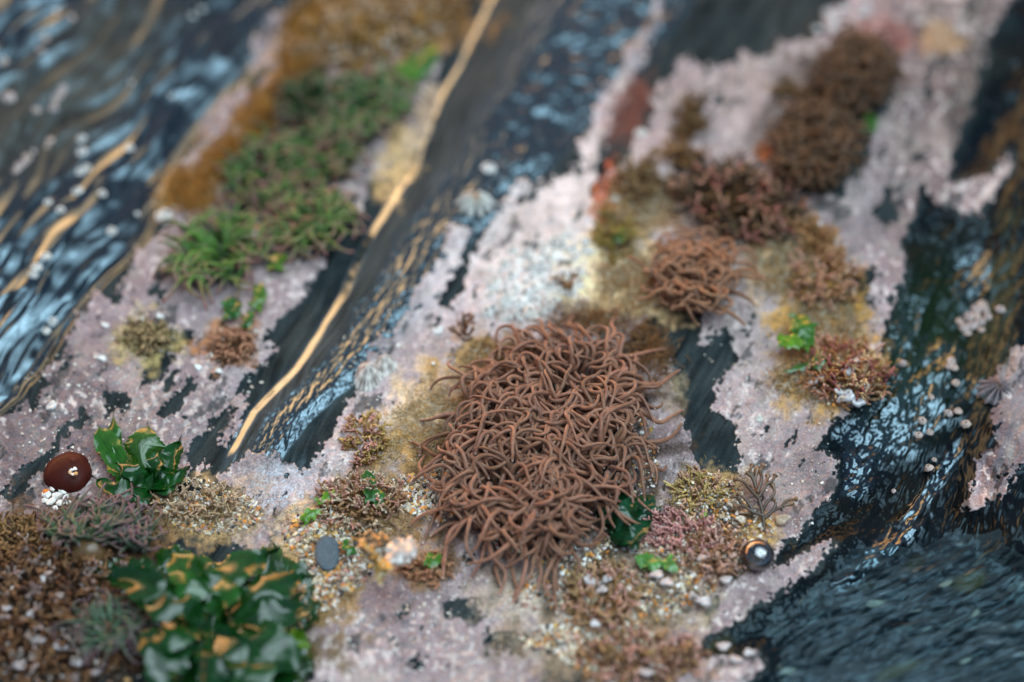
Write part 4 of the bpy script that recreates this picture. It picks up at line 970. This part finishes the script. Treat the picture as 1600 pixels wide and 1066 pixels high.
grit('shell_grit', 'white specks dotted over the central crust', [(640,980,180,100,0),(620,560,90,90,-30),(1230,720,80,130,0),(1180,560,80,60,0)], 450, 1.0, 3.0, [(.78,.76,.70),(.7,.68,.6),(.6,.5,.4)])
grit('shell_grit', 'golden grit in the turf at the top', [(585,45,120,44,-12)], 700, 2.0, 6.0, [(.72,.6,.45),(.66,.36,.10),(.7,.68,.66),(.3,.2,.14)], up=14)

# ------------------------------------------------------------------ shards beside the beadlet anemone, each one a thing
def shard(px, py, r, c, label, group=None, name='shell_fragment', up=1.5, flat=.55, cat='shell'):
    v, f = ico()
    V = v*(1+rng.normal(0, .2, (12, 1)))*np.array([1.15, .9, flat]); a = rng.uniform(0, 6.28)
    V = np.stack([V[:, 0]*math.cos(a)-V[:, 1]*math.sin(a), V[:, 0]*math.sin(a)+V[:, 1]*math.cos(a), V[:, 2]], -1)*r
    p = G(px, py, up)
    # one level of subdivision with jitter, for chipped facets
    VV = [list(x) for x in V]; mid = {}
    def mp(i, j):
        k = (min(i, j), max(i, j))
        if k not in mid:
            m_ = (np.array(VV[i])+np.array(VV[j]))/2*(1+rng.normal(.06, .05)); VV.append(list(m_)); mid[k] = len(VV)-1
        return mid[k]
    F_ = []
    for a_, b_, c_ in f:
        x_, y_, z_ = mp(a_, b_), mp(b_, c_), mp(c_, a_); F_ += [[a_, x_, z_], [x_, b_, y_], [z_, y_, c_], [x_, y_, z_]]
    o = mesh_from(name, np.array(VV)+p, np.array(F_), M_grit, None, np.tile(np.array(c), (len(VV), 1)), False, p); tag(o, label, cat, group); return o
for k, (x_, y_, r_) in enumerate([(74,772,7),(82,762,6),(90,775,8),(80,784,7),(94,786,6),(102,778,5),(70,782,5),(86,794,5),(98,768,5),(108,785,4)]):
    shard(x_, y_, r_, (.76, .72, .66), 'white shell fragment in the little heap below the maroon beadlet anemone', 'white shell fragments below the beadlet', flat=.5, up=3)
shard(72, 768, 5, (.72, .20, .03), 'single orange shell fragment in the white heap by the beadlet anemone', up=5)
for x_, y_, c_ in [(112,735,(.78,.75,.7)),(117,732,(.8,.78,.78)),(113,741,(.7,.6,.5)),(119,740,(.6,.33,.14)),(109,738,(.66,.4,.2))]:
    shard(x_, y_, 3.2, c_, 'tiny bright shell crumb stuck on the centre of the maroon beadlet anemone', 'shell crumbs on the beadlet anemone', up=27)
shard(700, 735, 6, (.66, .58, .42), 'pale yellow grit lump caught in the left tentacles of the big anemone', name='pebble', up=26, cat='pebble')
shard(696, 742, 4, (.72, .38, .05), 'orange grain caught in the left tentacles of the big anemone', name='pebble', up=28, cat='pebble')

# slate pebble
def pebble():
    out = [(-17,-20),(-8,-27),(6,-27),(17,-18),(19,4),(15,20),(3,28),(-9,25),(-19,12),(-20,-6)]
    m = len(out); a = np.array(out, float)
    t = np.linspace(0, m, 60, endpoint=False); i = t.astype(int) % m; f = (t % 1)[:, None]
    o_ = a[i]*(1-f)+a[(i+1) % m]*f
    for _ in range(3): o_ = (o_+np.roll(o_, 1, 0)+np.roll(o_, -1, 0))/3
    V = []; prof = [(0.0,9.5),(.5,9.6),(.88,9.2),(.96,8.3),(1.0,6.5),(1.0,2),(.93,-3)]
    for r_, z_ in prof:
        px = 512+o_[:, 0]*max(r_, .01); py = 865+o_[:, 1]*max(r_, .01)
        hb = float(H(512, 865)); V.append(P(px, py, hb+z_+.5*fbm(px, py, 12, 700, 2)))
    V = np.vstack(V); n = 60; q = np.arange((len(prof)-1)*n).reshape(-1, n); b = np.roll(q, -1, 1)
    Q = np.stack([q, q+n, b+n, b], -1).reshape(-1, 4)
    o = mesh_from('slate_pebble', V, Q, organic('slate_pebble', rough=.6, coat=.1, scale=900, var=.25, bump=.3), None, np.tile(np.array([.085,.115,.135]), (len(V), 1)), True, G(512, 865))
    tag(o, 'smooth flat grey blue slate pebble lying on the shell grit', 'pebble')
pebble()

# ------------------------------------------------------------------ barnacles
M_barn = organic('barnacle_plate', rough=.6, coat=.2, scale=900, var=.25, bump=.4)
def barnacle_data(seed, c=(.62,.56,.50), inner=(.05,.035,.03), ridges=6, rim=.42, hgt=.75):
    r = np.random.default_rng(seed); na = 24; a = np.arange(na)*2*math.pi/na
    prof = [(1.12,-.25),(1.0,.05),(.8,.36),(.6,.66),(rim+.04,hgt),(rim-.06,hgt-.06),(rim-.14,hgt-.28),(.02,hgt-.34)]
    V = []; C_ = []
    for k, (pr_, z_) in enumerate(prof):
        w = 1+.10*np.abs(np.sin(a*ridges/2+seed))*(k < 5)+.05*r.normal(0, 1, na)*(k < 6)
        zz = z_+.07*np.sin(a*ridges/2+seed+1)*(1 < k < 6)
        V.append(np.stack([pr_*w*np.cos(a), pr_*w*np.sin(a)*.9, zz+0*a], -1))
        groove = np.abs(np.sin(a*ridges/2+seed))[:, None] < .18
        cc = np.where(groove & (k < 5), np.array(c)*.45, np.array(c)) if k < 6 else np.tile(np.array(inner), (na, 1))
        C_.append(cc)
    q = np.arange((len(prof)-1)*na).reshape(-1, na); b = np.roll(q, -1, 1)
    return np.vstack(V), np.stack([q, b, b+na, q+na], -1).reshape(-1, 4), np.vstack(C_)
_bm = []
for s_, c_ in enumerate([(.62,.56,.52),(.66,.62,.56),(.52,.40,.34),(.70,.68,.64),(.55,.45,.42)]):
    V_, Q_, C_ = barnacle_data(s_, c_)
    o = mesh_from('barnacle', V_, Q_, M_barn, None, C_, True, (0, 0, 0)); _bm.append(o.data); bpy.data.objects.remove(o)
def barnacle(px, py, r, label, group, var=None, up=0):
    o = bpy.data.objects.new('barnacle', _bm[rng.integers(5) if var is None else var]); col.objects.link(o)
    o.location = tuple(G(px, py, up)*S); o.scale = (r, r, r*rng.uniform(.6, 1.0)); o.rotation_euler = (rng.normal(0, .15), rng.normal(0, .15), rng.uniform(0, 6.28))
    tag(o, label, 'barnacle', group); return o
gl_ = 'small pale barnacle dotted on the wet dark blue rock at the left'
for x_, y_, r_ in [(127,217,7),(128,238,8),(127,268,7),(135,262,6),(120,300,8),(160,302,6),(202,231,7),(75,316,6),(94,329,6),(214,334,4),(175,361,7),(71,400,7),(57,417,7),(51,429,6),(81,503,7),(71,517,6),(268,150,4),(206,130,4),(300,25,5),(315,14,5)]:
    barnacle(x_, y_, r_*1.15, gl_, 'barnacles on the left wet rock', 3 if rng.random() < .6 else 1)
gl_ = 'buff barnacle in the broken row on grey rock at the upper left'
for x_, y_, r_ in [(99,138,7),(95,146,6),(89,152,7),(85,160,6),(83,169,7),(78,219,7),(74,228,5),(42,246,8),(38,254,6),(29,260,8),(24,268,6),(52,236,5),(12,152,12),(56,172,7),(111,28,6),(89,17,6),(71,60,7),(64,78,6),(5,96,8)]:
    barnacle(x_, y_, r_, gl_, 'buff barnacles at the upper left', 2 if rng.random() < .6 else 4)
gl_ = 'pinkish barnacle in the tight cluster on dark rock at the far right'
for x_, y_, r_ in [(1536,476,8),(1526,482,8),(1514,495,8),(1524,492,7),(1507,512,8),(1519,508,8),(1532,503,8),(1543,495,7),(1500,502,6),(1512,520,6),(1540,484,6),(1533,515,5)]:
    barnacle(x_, y_, r_, gl_, 'barnacles in the far right cluster', 4 if rng.random() < .5 else 2, up=2)
gl_ = 'single pale barnacle poking from the running water in the right gully'
for x_, y_, r_ in [(1487,564,8),(1491,574,7),(1482,572,6),(1494,598,7),(1563,483,8),(1455,620,5),(1441,657,7),(1453,675,6),(1482,645,7),(1497,642,7),(1509,662,8),(1435,679,7),(1411,568,6),(1451,731,8),(1460,718,4),(1396,767,4)]:
    barnacle(x_, y_, r_*.85, gl_, 'barnacles in the right gully', 2 if rng.random() < .6 else 4, up=8)
barnacle(765, 262, 12, 'large white round barnacle just above the star shaped one', None, 3)
barnacle(1000, 208, 11, 'creamy round barnacle beside the red stain on the upper crust', None, 1)
barnacle(960, 311, 9, 'white round barnacle below the orange red stain', None, 3)
barnacle(258, 338, 15, 'cream barnacle lump at the left tip of the ochre fuzz', None, 1)
gl_ = 'small white barnacle in the dense white bed above the big brown anemone'
cnt = 0
while cnt < 90:
    a_ = rng.uniform(0, 6.28); q_ = math.sqrt(rng.random()); dx = 100*q_*math.cos(a_); dy = 56*q_*math.sin(a_); an = math.radians(-35)
    x_, y_ = 835+dx*math.cos(an)-dy*math.sin(an), 432+dx*math.sin(an)+dy*math.cos(an)
    barnacle(x_, y_, rng.uniform(5, 11), gl_, 'barnacles of the white bed', 3 if rng.random() < .7 else 1); cnt += 1
gl_ = 'blurred white barnacle beside the green stained rock at the top right'
for x_, y_, r_ in [(1292,20,9),(1305,28,9),(1318,14,8),(1345,22,10),(1352,10,8),(1275,45,7),(1300,42,7),(1330,40,6)]:
    barnacle(x_, y_, r_, gl_, 'barnacles at the top right', 3)

# star shaped barnacles: every plate a part
def star(cx, cy, r, label, c, cin, n=12, name='star_barnacle', gap=None, hgt=10):
    root = empty(name, G(cx, cy)); tag(root, label, 'barnacle'); c0 = G(cx, cy)
    for k in range(n):
        a0 = 2*math.pi*k/n+rng.normal(0, .05)
        ln = r*rng.uniform(.88, 1.12); wd = r*math.pi/n*rng.uniform(.40, .50)
        nu, nv = 10, 9; V = []
        for i in range(nu+1):
            f = i/nu; rad = .16*r+(ln-.16*r)*f; ww = wd*(.25+.95*f)*math.sqrt(max(.02, 1-max(0, (f-.72)/.30)**2)); top = hgt*(1-f)**.8+5.5*math.sin(math.pi*min(1, .25+f*.75))
            for j in range(nv+1):
                g = -1+2*j/nv; hh = top*math.sqrt(max(0, 1-g*g))*.75+hgt*.35*(1-f)-1.5
                x_ = rad*math.cos(a0)-ww*g*math.sin(a0); y_ = rad*math.sin(a0)+ww*g*math.cos(a0)
                V.append(c0+np.array([x_, y_*.95, hh]))
        f_ = grid_faces(nv+1, nu+1)
        V = np.array(V); m_ = np.linalg.norm((V-c0)[:, :2], axis=1)/r
        C_ = np.array(c)[None]*(1-.35*(m_[:, None] > .85))+0
        C_ = C_*(1-.6*np.clip(.32-m_, 0, 1)[:, None]/.32)+np.array(cin)[None]*.6*np.clip(.32-m_, 0, 1)[:, None]/.32
        mesh_from('plate', V, f_, M_barn, root, C_, True, c0)
    V_, Q_, C_ = barnacle_data(3, cin, (.10, .05, .02), rim=.45)
    mesh_from('centre', V_*np.array([r*.26, r*.26, hgt*1.25])+c0+np.array([0, 0, 1.5]), Q_, M_barn, root, C_, True, c0)
    V_, Q_, C_ = barnacle_data(5, (.05,.05,.05), (.05,.05,.05), rim=.2, hgt=.3)
    mesh_from('base', V_*np.array([r*.75, r*.75, 6])+c0, Q_, M_barn, root, C_, True, c0)
    return root
star(744, 318, 33, 'big star shaped white barnacle with petal like plates and an orange middle', (.70,.70,.64), (.62,.30,.08), n=10, hgt=18)
star(1560, 612, 34, 'grey mauve star shaped barnacle on the purple rock at the far right edge', (.26,.22,.23), (.20,.15,.14), n=13, hgt=14)
# ribbed limpet
def limpet(px, py, rx, ry, hgt, label, off=(.1, .1), name='limpet'):
    na, nr = 96, 14; a = np.arange(na)*2*math.pi/na; V = []; C_ = []; c0 = G(px, py, -1)
    rib = np.abs(np.sin(a*9+.4)); sv = rng.normal(0, .5, na)
    for i in range(nr+1):
        f = i/nr; w = 1+.07*rib*f+.05*np.sin(a*3+1)*f
        V.append(np.stack([c0[0]+rx*(f*w*np.cos(a)+off[0]*(1-f)), c0[1]+ry*(f*w*np.sin(a)+off[1]*(1-f)), c0[2]+hgt*(1-f**1.3)+1.6*rib*f], -1))
        band = .5+.5*math.sin(f*16); mixv = np.clip(.55*rib+.25*band+.2*np.sin(a*5+2), 0, 1)[:, None]
        C_.append(np.array([.10,.065,.045])*(1-mixv)+np.array([.84,.80,.74])*mixv)
    V = np.vstack(V); q = np.arange(nr*na).reshape(-1, na); b = np.roll(q, -1, 1)
    o = mesh_from(name, V, np.stack([q, q+na, b+na, b], -1).reshape(-1, 4), M_barn, None, np.vstack(C_), True, c0); tag(o, label, 'shell'); return o
limpet(574, 590, 22, 29, 26, 'ribbed off white limpet shell with brown streaks by the wet ridge')
limpet(602, 572, 17, 22, 18, 'smaller browner limpet tucked behind the ribbed one', off=(-.1, .2))

# curled grey white shells on the turf
M_shell = organic('wet_shell', rough=.35, coat=.8, coat_rough=.08, scale=600, var=.2, bump=.2, gloss=.03)
def cup(px, py, r, c, label, group=None, up=14, name='shell'):
    n, m = 20, 8; p = G(px, py, up); V = []; s0 = rng.uniform(0, 6.28)
    for i in range(m+1):
        f = i/m
        for j in range(n):
            a = 2*math.pi*j/n; w = 1+.14*math.sin(3*a+s0)+.08*math.sin(5*a+2*s0)
            rad = r*(math.sin(f*2.2))*w; z_ = r*.6*math.cos(f*2.2)-(.35*r*math.exp(-(f/.25)**2))
            V.append([rad*math.cos(a)*1.2, rad*math.sin(a)*.85, z_+.12*r*math.sin(2*a+s0)*f])
    V = np.array(V); t_ = rng.normal(0, .35, 2)
    V[:, 2] += V[:, 0]*t_[0]+V[:, 1]*t_[1]
    q = np.arange(m*n).reshape(m, n); b = np.roll(q, -1, 1)
    C_ = np.tile(np.array(c), (len(V), 1))*(1+.2*fbm(V[:, 0], V[:, 1], r*.6, 800, 2)[:, None])
    o = mesh_from(name, V+p, np.stack([q, q+n, b+n, b], -1).reshape(-1, 4), M_shell, None, np.clip(C_, 0, 1), True, p); tag(o, label, 'shell', group); return o
GS = 'grey white shells on the right tuft'
for x_, y_, r_ in [(1342,562,10),(1326,580,11),(1282,590,11),(1272,596,8),(1322,620,13),(1340,628,11),(1312,612,9),(1352,604,8)]:
    cup(x_, y_, r_*.85, (.52,.50,.50), 'small wet grey white shell on the tuft at the gully rim', GS)
GS = 'white shells on the bottom turf'
for x_, y_, r_ in [(924,908,13),(940,922,10),(1026,898,12),(1042,910,12),(1100,940,13),(1084,930,9),(1134,906,10),(1010,1050,14),(1024,1040,10),(948,905,8),(930,975,9),(1096,872,8),(1130,1010,11),(1150,1030,12),(1170,1020,9)]:
    cup(x_, y_, r_*.72, (.50,.44,.42), 'small pinkish white shell in the turf along the bottom right', GS)
GS = 'pale shells in the lower left turf'
for x_, y_, r_ in [(70,905,9),(95,930,9),(60,1000,13),(95,1010,12),(30,1040,12),(120,1035,10),(25,900,8),(75,895,8),(150,1050,10),(10,950,9),(48,960,8)]:
    cup(x_, y_, r_*.7, (.34,.29,.28), 'blurred pale shell bit in the brown turf at the lower left', GS, up=20)
GS = 'white crumbs of shell on the left crust'
for x_, y_, r_ in [(222,498,6),(250,494,5),(328,556,5),(342,580,5),(310,574,5),(160,560,6),(80,635,8),(165,508,6)]:
    cup(x_, y_, r_, (.72,.72,.68), 'small white shell crumb on the left lilac crust', GS, up=2)
cup(684, 517, 8, (.74,.76,.74), 'small bright white shell on the crust, left of the dark sprig', up=2)
cup(1186, 655, 5, (.72,.68,.58), 'lone cream shell crumb on the slate right of the big anemone', up=2)
for x_, y_, r_ in [(1148,790,9),(1164,800,7),(1158,812,7),(1222,812,9)]:
    cup(x_, y_, r_, (.50,.38,.26), 'translucent brown top shell at the foot of the forked brown weed', 'brown shells by the forked weed', up=8)
shard(1133, 820, 7, (.015,.014,.016), 'small black pebble in the ochre sand above the bubble', name='pebble', up=2, cat='pebble')

# black lichen-like patch of weed
o = leaf([(276,762),(290,752),(302,758),(318,762),(316,772),(300,776),(290,782),(280,776)], None, (.006,.008,.008), lift=2.5, amp=1.5, lam=10, seed=77, name='black_weed', edge=(.006,.008,.008), dome=3)
tag(o, 'small jet black crinkled patch on the crust below the green weed', 'seaweed')

# water bubble
m, nt_ = newmat('bubble_film')
o1 = N(nt_, 'ShaderNodeOutputMaterial'); g1 = N(nt_, 'ShaderNodeBsdfGlossy'); g1.inputs['Roughness'].default_value = .02; g1.inputs['Color'].default_value = (.9,.92,.95,1)
t1 = N(nt_, 'ShaderNodeBsdfTransparent'); t1.inputs['Color'].default_value = (.42,.42,.42,1); f1 = N(nt_, 'ShaderNodeFresnel'); f1.inputs['IOR'].default_value = 2.6
m1 = N(nt_, 'ShaderNodeMixShader'); L(nt_, f1.outputs[0], m1.inputs[0]); L(nt_, t1.outputs[0], m1.inputs[1]); L(nt_, g1.outputs[0], m1.inputs[2]); L(nt_, m1.outputs[0], o1.inputs['Surface'])
M_bub = m
def ball(name, px, py, r, mat, up, sq=.85):
    nr, na = 24, 40; p = G(px, py, up); V = []
    for i in range(nr+1):
        t_ = math.pi*i/nr
        a = np.arange(na)*2*math.pi/na; V.append(np.stack([r*math.sin(t_)*np.cos(a), r*math.sin(t_)*np.sin(a), r*sq*math.cos(t_)+0*a], -1)+p)
    V = np.vstack(V); q = np.arange(nr*na).reshape(nr, na); b = np.roll(q, -1, 1)
    return mesh_from(name, V, np.stack([q, q+na, b+na, b], -1).reshape(-1, 4), mat, None, None, True, p)
tag(ball('air_bubble', 1184, 868, 24, M_bub, 16), 'round shiny bubble with a dark top and bright reflection on the crust edge', 'bubble')

# amber scrap of kelp floating above the turf
M_amber = organic('amber_kelp', rough=.3, coat=1.0, coat_rough=.05, scale=200, var=.4, bump=.1, trans=.35, gloss=.08)
k_ = weed('blurred amber and white scrap of kelp sticking up above the grey pebble', 600, 860, name='kelp_scrap')
leaf([(556,842),(570,828),(600,832),(612,850),(606,868),(580,878),(562,866)], k_, (.13,.075,.02), lift=70, amp=8, lam=26, seed=81, edge=(.2,.12,.03), mat=M_amber, name='blade')
leaf([(596,860),(612,840),(640,838),(658,852),(652,870),(628,884),(606,880)], k_, (.55,.50,.46), lift=78, amp=8, lam=26, seed=82, edge=(.4,.22,.05), mat=M_amber, name='blade')
leaf([(560,838),(572,846),(590,864),(620,886),(604,892),(580,872),(562,852)], k_, (.60,.30,.03), lift=84, amp=3, lam=26, seed=83, edge=(.5,.26,.04), mat=M_amber, name='blade')
leaf([(584,876),(600,872),(604,900),(594,918),(584,900)], k_, (.50,.36,.12), lift=60, amp=3, lam=26, seed=84, edge=(.5,.36,.1), mat=M_amber, name='blade')

# ------------------------------------------------------------------ water in the right-hand gully
def water():
    m, nt = newmat('sea_water')
    out = N(nt, 'ShaderNodeOutputMaterial'); gl = N(nt, 'ShaderNodeBsdfGlossy'); gl.inputs['Roughness'].default_value = .03; gl.inputs['Color'].default_value = (.7, .9, 1, 1)  # gloss tinted so the reflected sky looks bluer
    tr = N(nt, 'ShaderNodeBsdfTransparent'); tr.inputs['Color'].default_value = (.80, .90, .92, 1)
    fr = N(nt, 'ShaderNodeFresnel'); fr.inputs['IOR'].default_value = WIOR
    tc = N(nt, 'ShaderNodeTexCoord'); nz = N(nt, 'ShaderNodeTexNoise'); nz.inputs['Scale'].default_value = 220; nz.inputs['Detail'].default_value = 3
    L(nt, tc.outputs['Object'], nz.inputs['Vector']); bp = N(nt, 'ShaderNodeBump'); bp.inputs['Strength'].default_value = .12; bp.inputs['Distance'].default_value = .0006
    L(nt, nz.outputs['Fac'], bp.inputs['Height']); L(nt, bp.outputs[0], gl.inputs['Normal'])
    mx = N(nt, 'ShaderNodeMixShader'); L(nt, fr.outputs[0], mx.inputs[0]); L(nt, tr.outputs[0], mx.inputs[1]); L(nt, gl.outputs[0], mx.inputs[2]); L(nt, mx.outputs[0], out.inputs['Surface'])
    xs = np.concatenate([np.arange(1060, 1640, 1.5), np.linspace(1645, 2400, 60)]); ys = np.concatenate([np.linspace(-300, 200, 40), np.arange(202, 1100, 1.5), np.linspace(1105, 1800, 50)])
    X, Y = np.meshgrid(xs, ys); X = X.astype(np.float32); Y = Y.astype(np.float32)
    t = .72*X+.69*Y+14*fbm(X, Y, 150, 901, 2); s = -.69*X+.72*Y
    t3 = 0.5*X+0.87*Y+18*fbm(X, Y, 180, 902, 2); s3 = -0.87*X+0.5*Y
    tongue = np.clip(1.8*ell(X, Y, 1415, 662, 150, 52, -36)+.4*fbm(X, Y, 60, 903, 2), 0, 1)
    run = np.clip(1.6*ell(X, Y, 1440, 790, 130, 26, -52)+.4*fbm(X, Y, 50, 904, 2), 0, 1)
    run2 = np.clip(1.6*ell(X, Y, 1425, 520, 100, 14, -68), 0, 1)
    br = sstep(0, 70, (Y-(868-0.16*(X-1260)))+20*fbm(X, Y, 120, 91, 2))
    r1 = fbm(t, s/2.6, 30, 905, 2, .4); r2 = fbm(t3, s3/2.4, 34, 906, 3, .45); r3 = fbm(t, s/4, 16, 907, 2)
    r4 = fbm(t, s/1.7, 15, 909, 2, .4)
    z = -15+.5*fbm(X, Y, 90, 908, 2)+br*.7*(r2*.8+fbm(t3, s3/3, 15, 910, 2, .4)*.9)*(.35+1.1*sstep(-.4, .6, fbm(X, Y, 130, 911, 2)))
    V = P(X.ravel(), Y.ravel(), z.ravel())
    nx, ny = len(xs), len(ys); fc = grid_faces(nx, ny)
    gr = H(X.ravel(), Y.ravel()); d = sdf(X, Y, TRENCH, 200).ravel()
    ok = (d > -8) & (gr < z.ravel()+8) & (br.ravel() > .02)
    fc = fc[ok[fc].all(1)]; used = np.unique(fc); ix = -np.ones(nx*ny, int); ix[used] = np.arange(len(used))
    o = mesh_from('water', V[used], ix[fc], m, None, None, True); tag(o, 'clear rippled sea water running through the right gully', kind='structure')
WIOR = 1.38
water()
GLOW = 3.6; CLOUD = 6.0; CLOUD0 = 0.0; SUN = 0.5; FSTOP = 3.3; FOCUS_Y = 715; EXPO = 0.70
# ------------------------------------------------------------------ sky, sun, camera
AZ = math.radians(-25)          # azimuth of the glow, from +Y towards +X
SUN_EL = math.radians(9)
w = bpy.data.worlds.new('World'); sc.world = w; w.use_nodes = True
nt = w.node_tree; nt.nodes.clear()
wo = N(nt, 'ShaderNodeOutputWorld')
sky = N(nt, 'ShaderNodeTexSky'); sky.sky_type = 'NISHITA'; sky.sun_disc = False
sky.sun_elevation = SUN_EL; sky.sun_rotation = AZ; sky.dust_density = 0.3; sky.air_density = 0.5; sky.ozone_density = 2.0
bg1 = N(nt, 'ShaderNodeBackground'); bg1.inputs['Strength'].default_value = 0.05
L(nt, sky.outputs[0], bg1.inputs['Color'])
tc = N(nt, 'ShaderNodeTexCoord'); sep = N(nt, 'ShaderNodeSeparateXYZ'); L(nt, tc.outputs['Generated'], sep.inputs[0])
def M2(op, a, b=None, c=None):
    n = N(nt, 'ShaderNodeMath', operation=op)
    for i, v in enumerate((a, b, c)):
        if v is None: continue
        if isinstance(v, (int, float)): n.inputs[i].default_value = v
        else: L(nt, v, n.inputs[i])
    return n.outputs[0]
def ramp(v, a, b):
    n = N(nt, 'ShaderNodeMapRange', interpolation_type='SMOOTHSTEP'); L(nt, v, n.inputs[0]); n.inputs[1].default_value = a; n.inputs[2].default_value = b
    return n.outputs[0]
z = sep.outputs['Z']
hx = M2('MULTIPLY', sep.outputs['X'], math.sin(AZ)); hy = M2('MULTIPLY', sep.outputs['Y'], math.cos(AZ))
dot = M2('ADD', hx, hy); rxy = M2('SQRT', M2('SUBTRACT', 1.0001, M2('MULTIPLY', z, z)))
azf = ramp(M2('DIVIDE', dot, rxy), 0.45, 0.92)
band = M2('MULTIPLY', ramp(z, 0.05, 0.14), M2('SUBTRACT', 1.0, ramp(z, 0.32, 0.44)))
glow = M2('MULTIPLY', azf, band)
bg2 = N(nt, 'ShaderNodeBackground'); bg2.inputs['Color'].default_value = (1.0, .35, .04, 1)
L(nt, M2('MULTIPLY', glow, GLOW), bg2.inputs['Strength'])
# broken cloud cover, added to give the reflections bright and dark patches
cn = N(nt, 'ShaderNodeTexNoise'); cn.inputs['Scale'].default_value = 3.2; cn.inputs['Detail'].default_value = 5; cn.inputs['Roughness'].default_value = .55
L(nt, tc.outputs['Generated'], cn.inputs['Vector'])
cl = ramp(cn.outputs['Fac'], .42, .64)
# sky brightened overhead and dimmed low down, shaped for contrast in the reflections
bd = M2('ADD', M2('ADD', M2('MULTIPLY', sep.outputs['X'], .28), M2('MULTIPLY', sep.outputs['Y'], 0.0)), M2('MULTIPLY', z, .96))
top_bright = M2('MULTIPLY_ADD', ramp(bd, .77, .97), .97, .03)
cl2 = M2('MULTIPLY', M2('MULTIPLY_ADD', cl, .65, .35), top_bright)
cl3 = M2('MULTIPLY_ADD', cl2, CLOUD, CLOUD0)
bg3 = N(nt, 'ShaderNodeBackground'); bg3.inputs['Color'].default_value = (.72, .90, 1.0, 1)
L(nt, M2('MULTIPLY', cl3, M2('ADD', ramp(z, -0.05, .12), 0.0)), bg3.inputs['Strength'])
a1 = N(nt, 'ShaderNodeAddShader'); a2 = N(nt, 'ShaderNodeAddShader')
L(nt, bg1.outputs[0], a1.inputs[0]); L(nt, bg2.outputs[0], a1.inputs[1]); L(nt, a1.outputs[0], a2.inputs[0]); L(nt, bg3.outputs[0], a2.inputs[1])
L(nt, a2.outputs[0], wo.inputs['Surface'])

sl = bpy.data.lights.new('sun', 'SUN'); sl.energy = SUN; sl.angle = math.radians(40); sl.color = (1.0, .58, .26)
so = bpy.data.objects.new('sun', sl); col.objects.link(so)
from mathutils import Vector
el = math.radians(16)
sd = Vector((math.sin(AZ)*math.cos(el), math.cos(AZ)*math.cos(el), math.sin(el)))
so.rotation_euler = sd.to_track_quat('Z', 'Y').to_euler(); so.location = (0, 0, 1)

cam = bpy.data.cameras.new('camera'); co = bpy.data.objects.new('camera', cam); col.objects.link(co)
co.location = tuple(CAM*S); co.rotation_euler = (TH, 0, 0)
cam.sensor_width = 36; cam.lens = D0*36/1600; cam.clip_start = .01; cam.clip_end = 200
cam.dof.use_dof = True; cam.dof.aperture_fstop = FSTOP
# plane of focus crosses the tentacles of the large brown anemone
fp = P(880, FOCUS_Y, 25.0)
cam.dof.focus_distance = float((fp[1]-CAM[1])*ST-(fp[2]-CAM[2])*CT)*S
sc.camera = co
sc.render.engine = 'CYCLES'
sc.view_settings.view_transform = 'Standard'; sc.view_settings.look = 'None'
sc.view_settings.exposure = EXPO; sc.view_settings.gamma = 1
sc.render.resolution_x = 1024; sc.render.resolution_y = 682
sc.cycles.max_bounces = 6; sc.cycles.transparent_max_bounces = 8
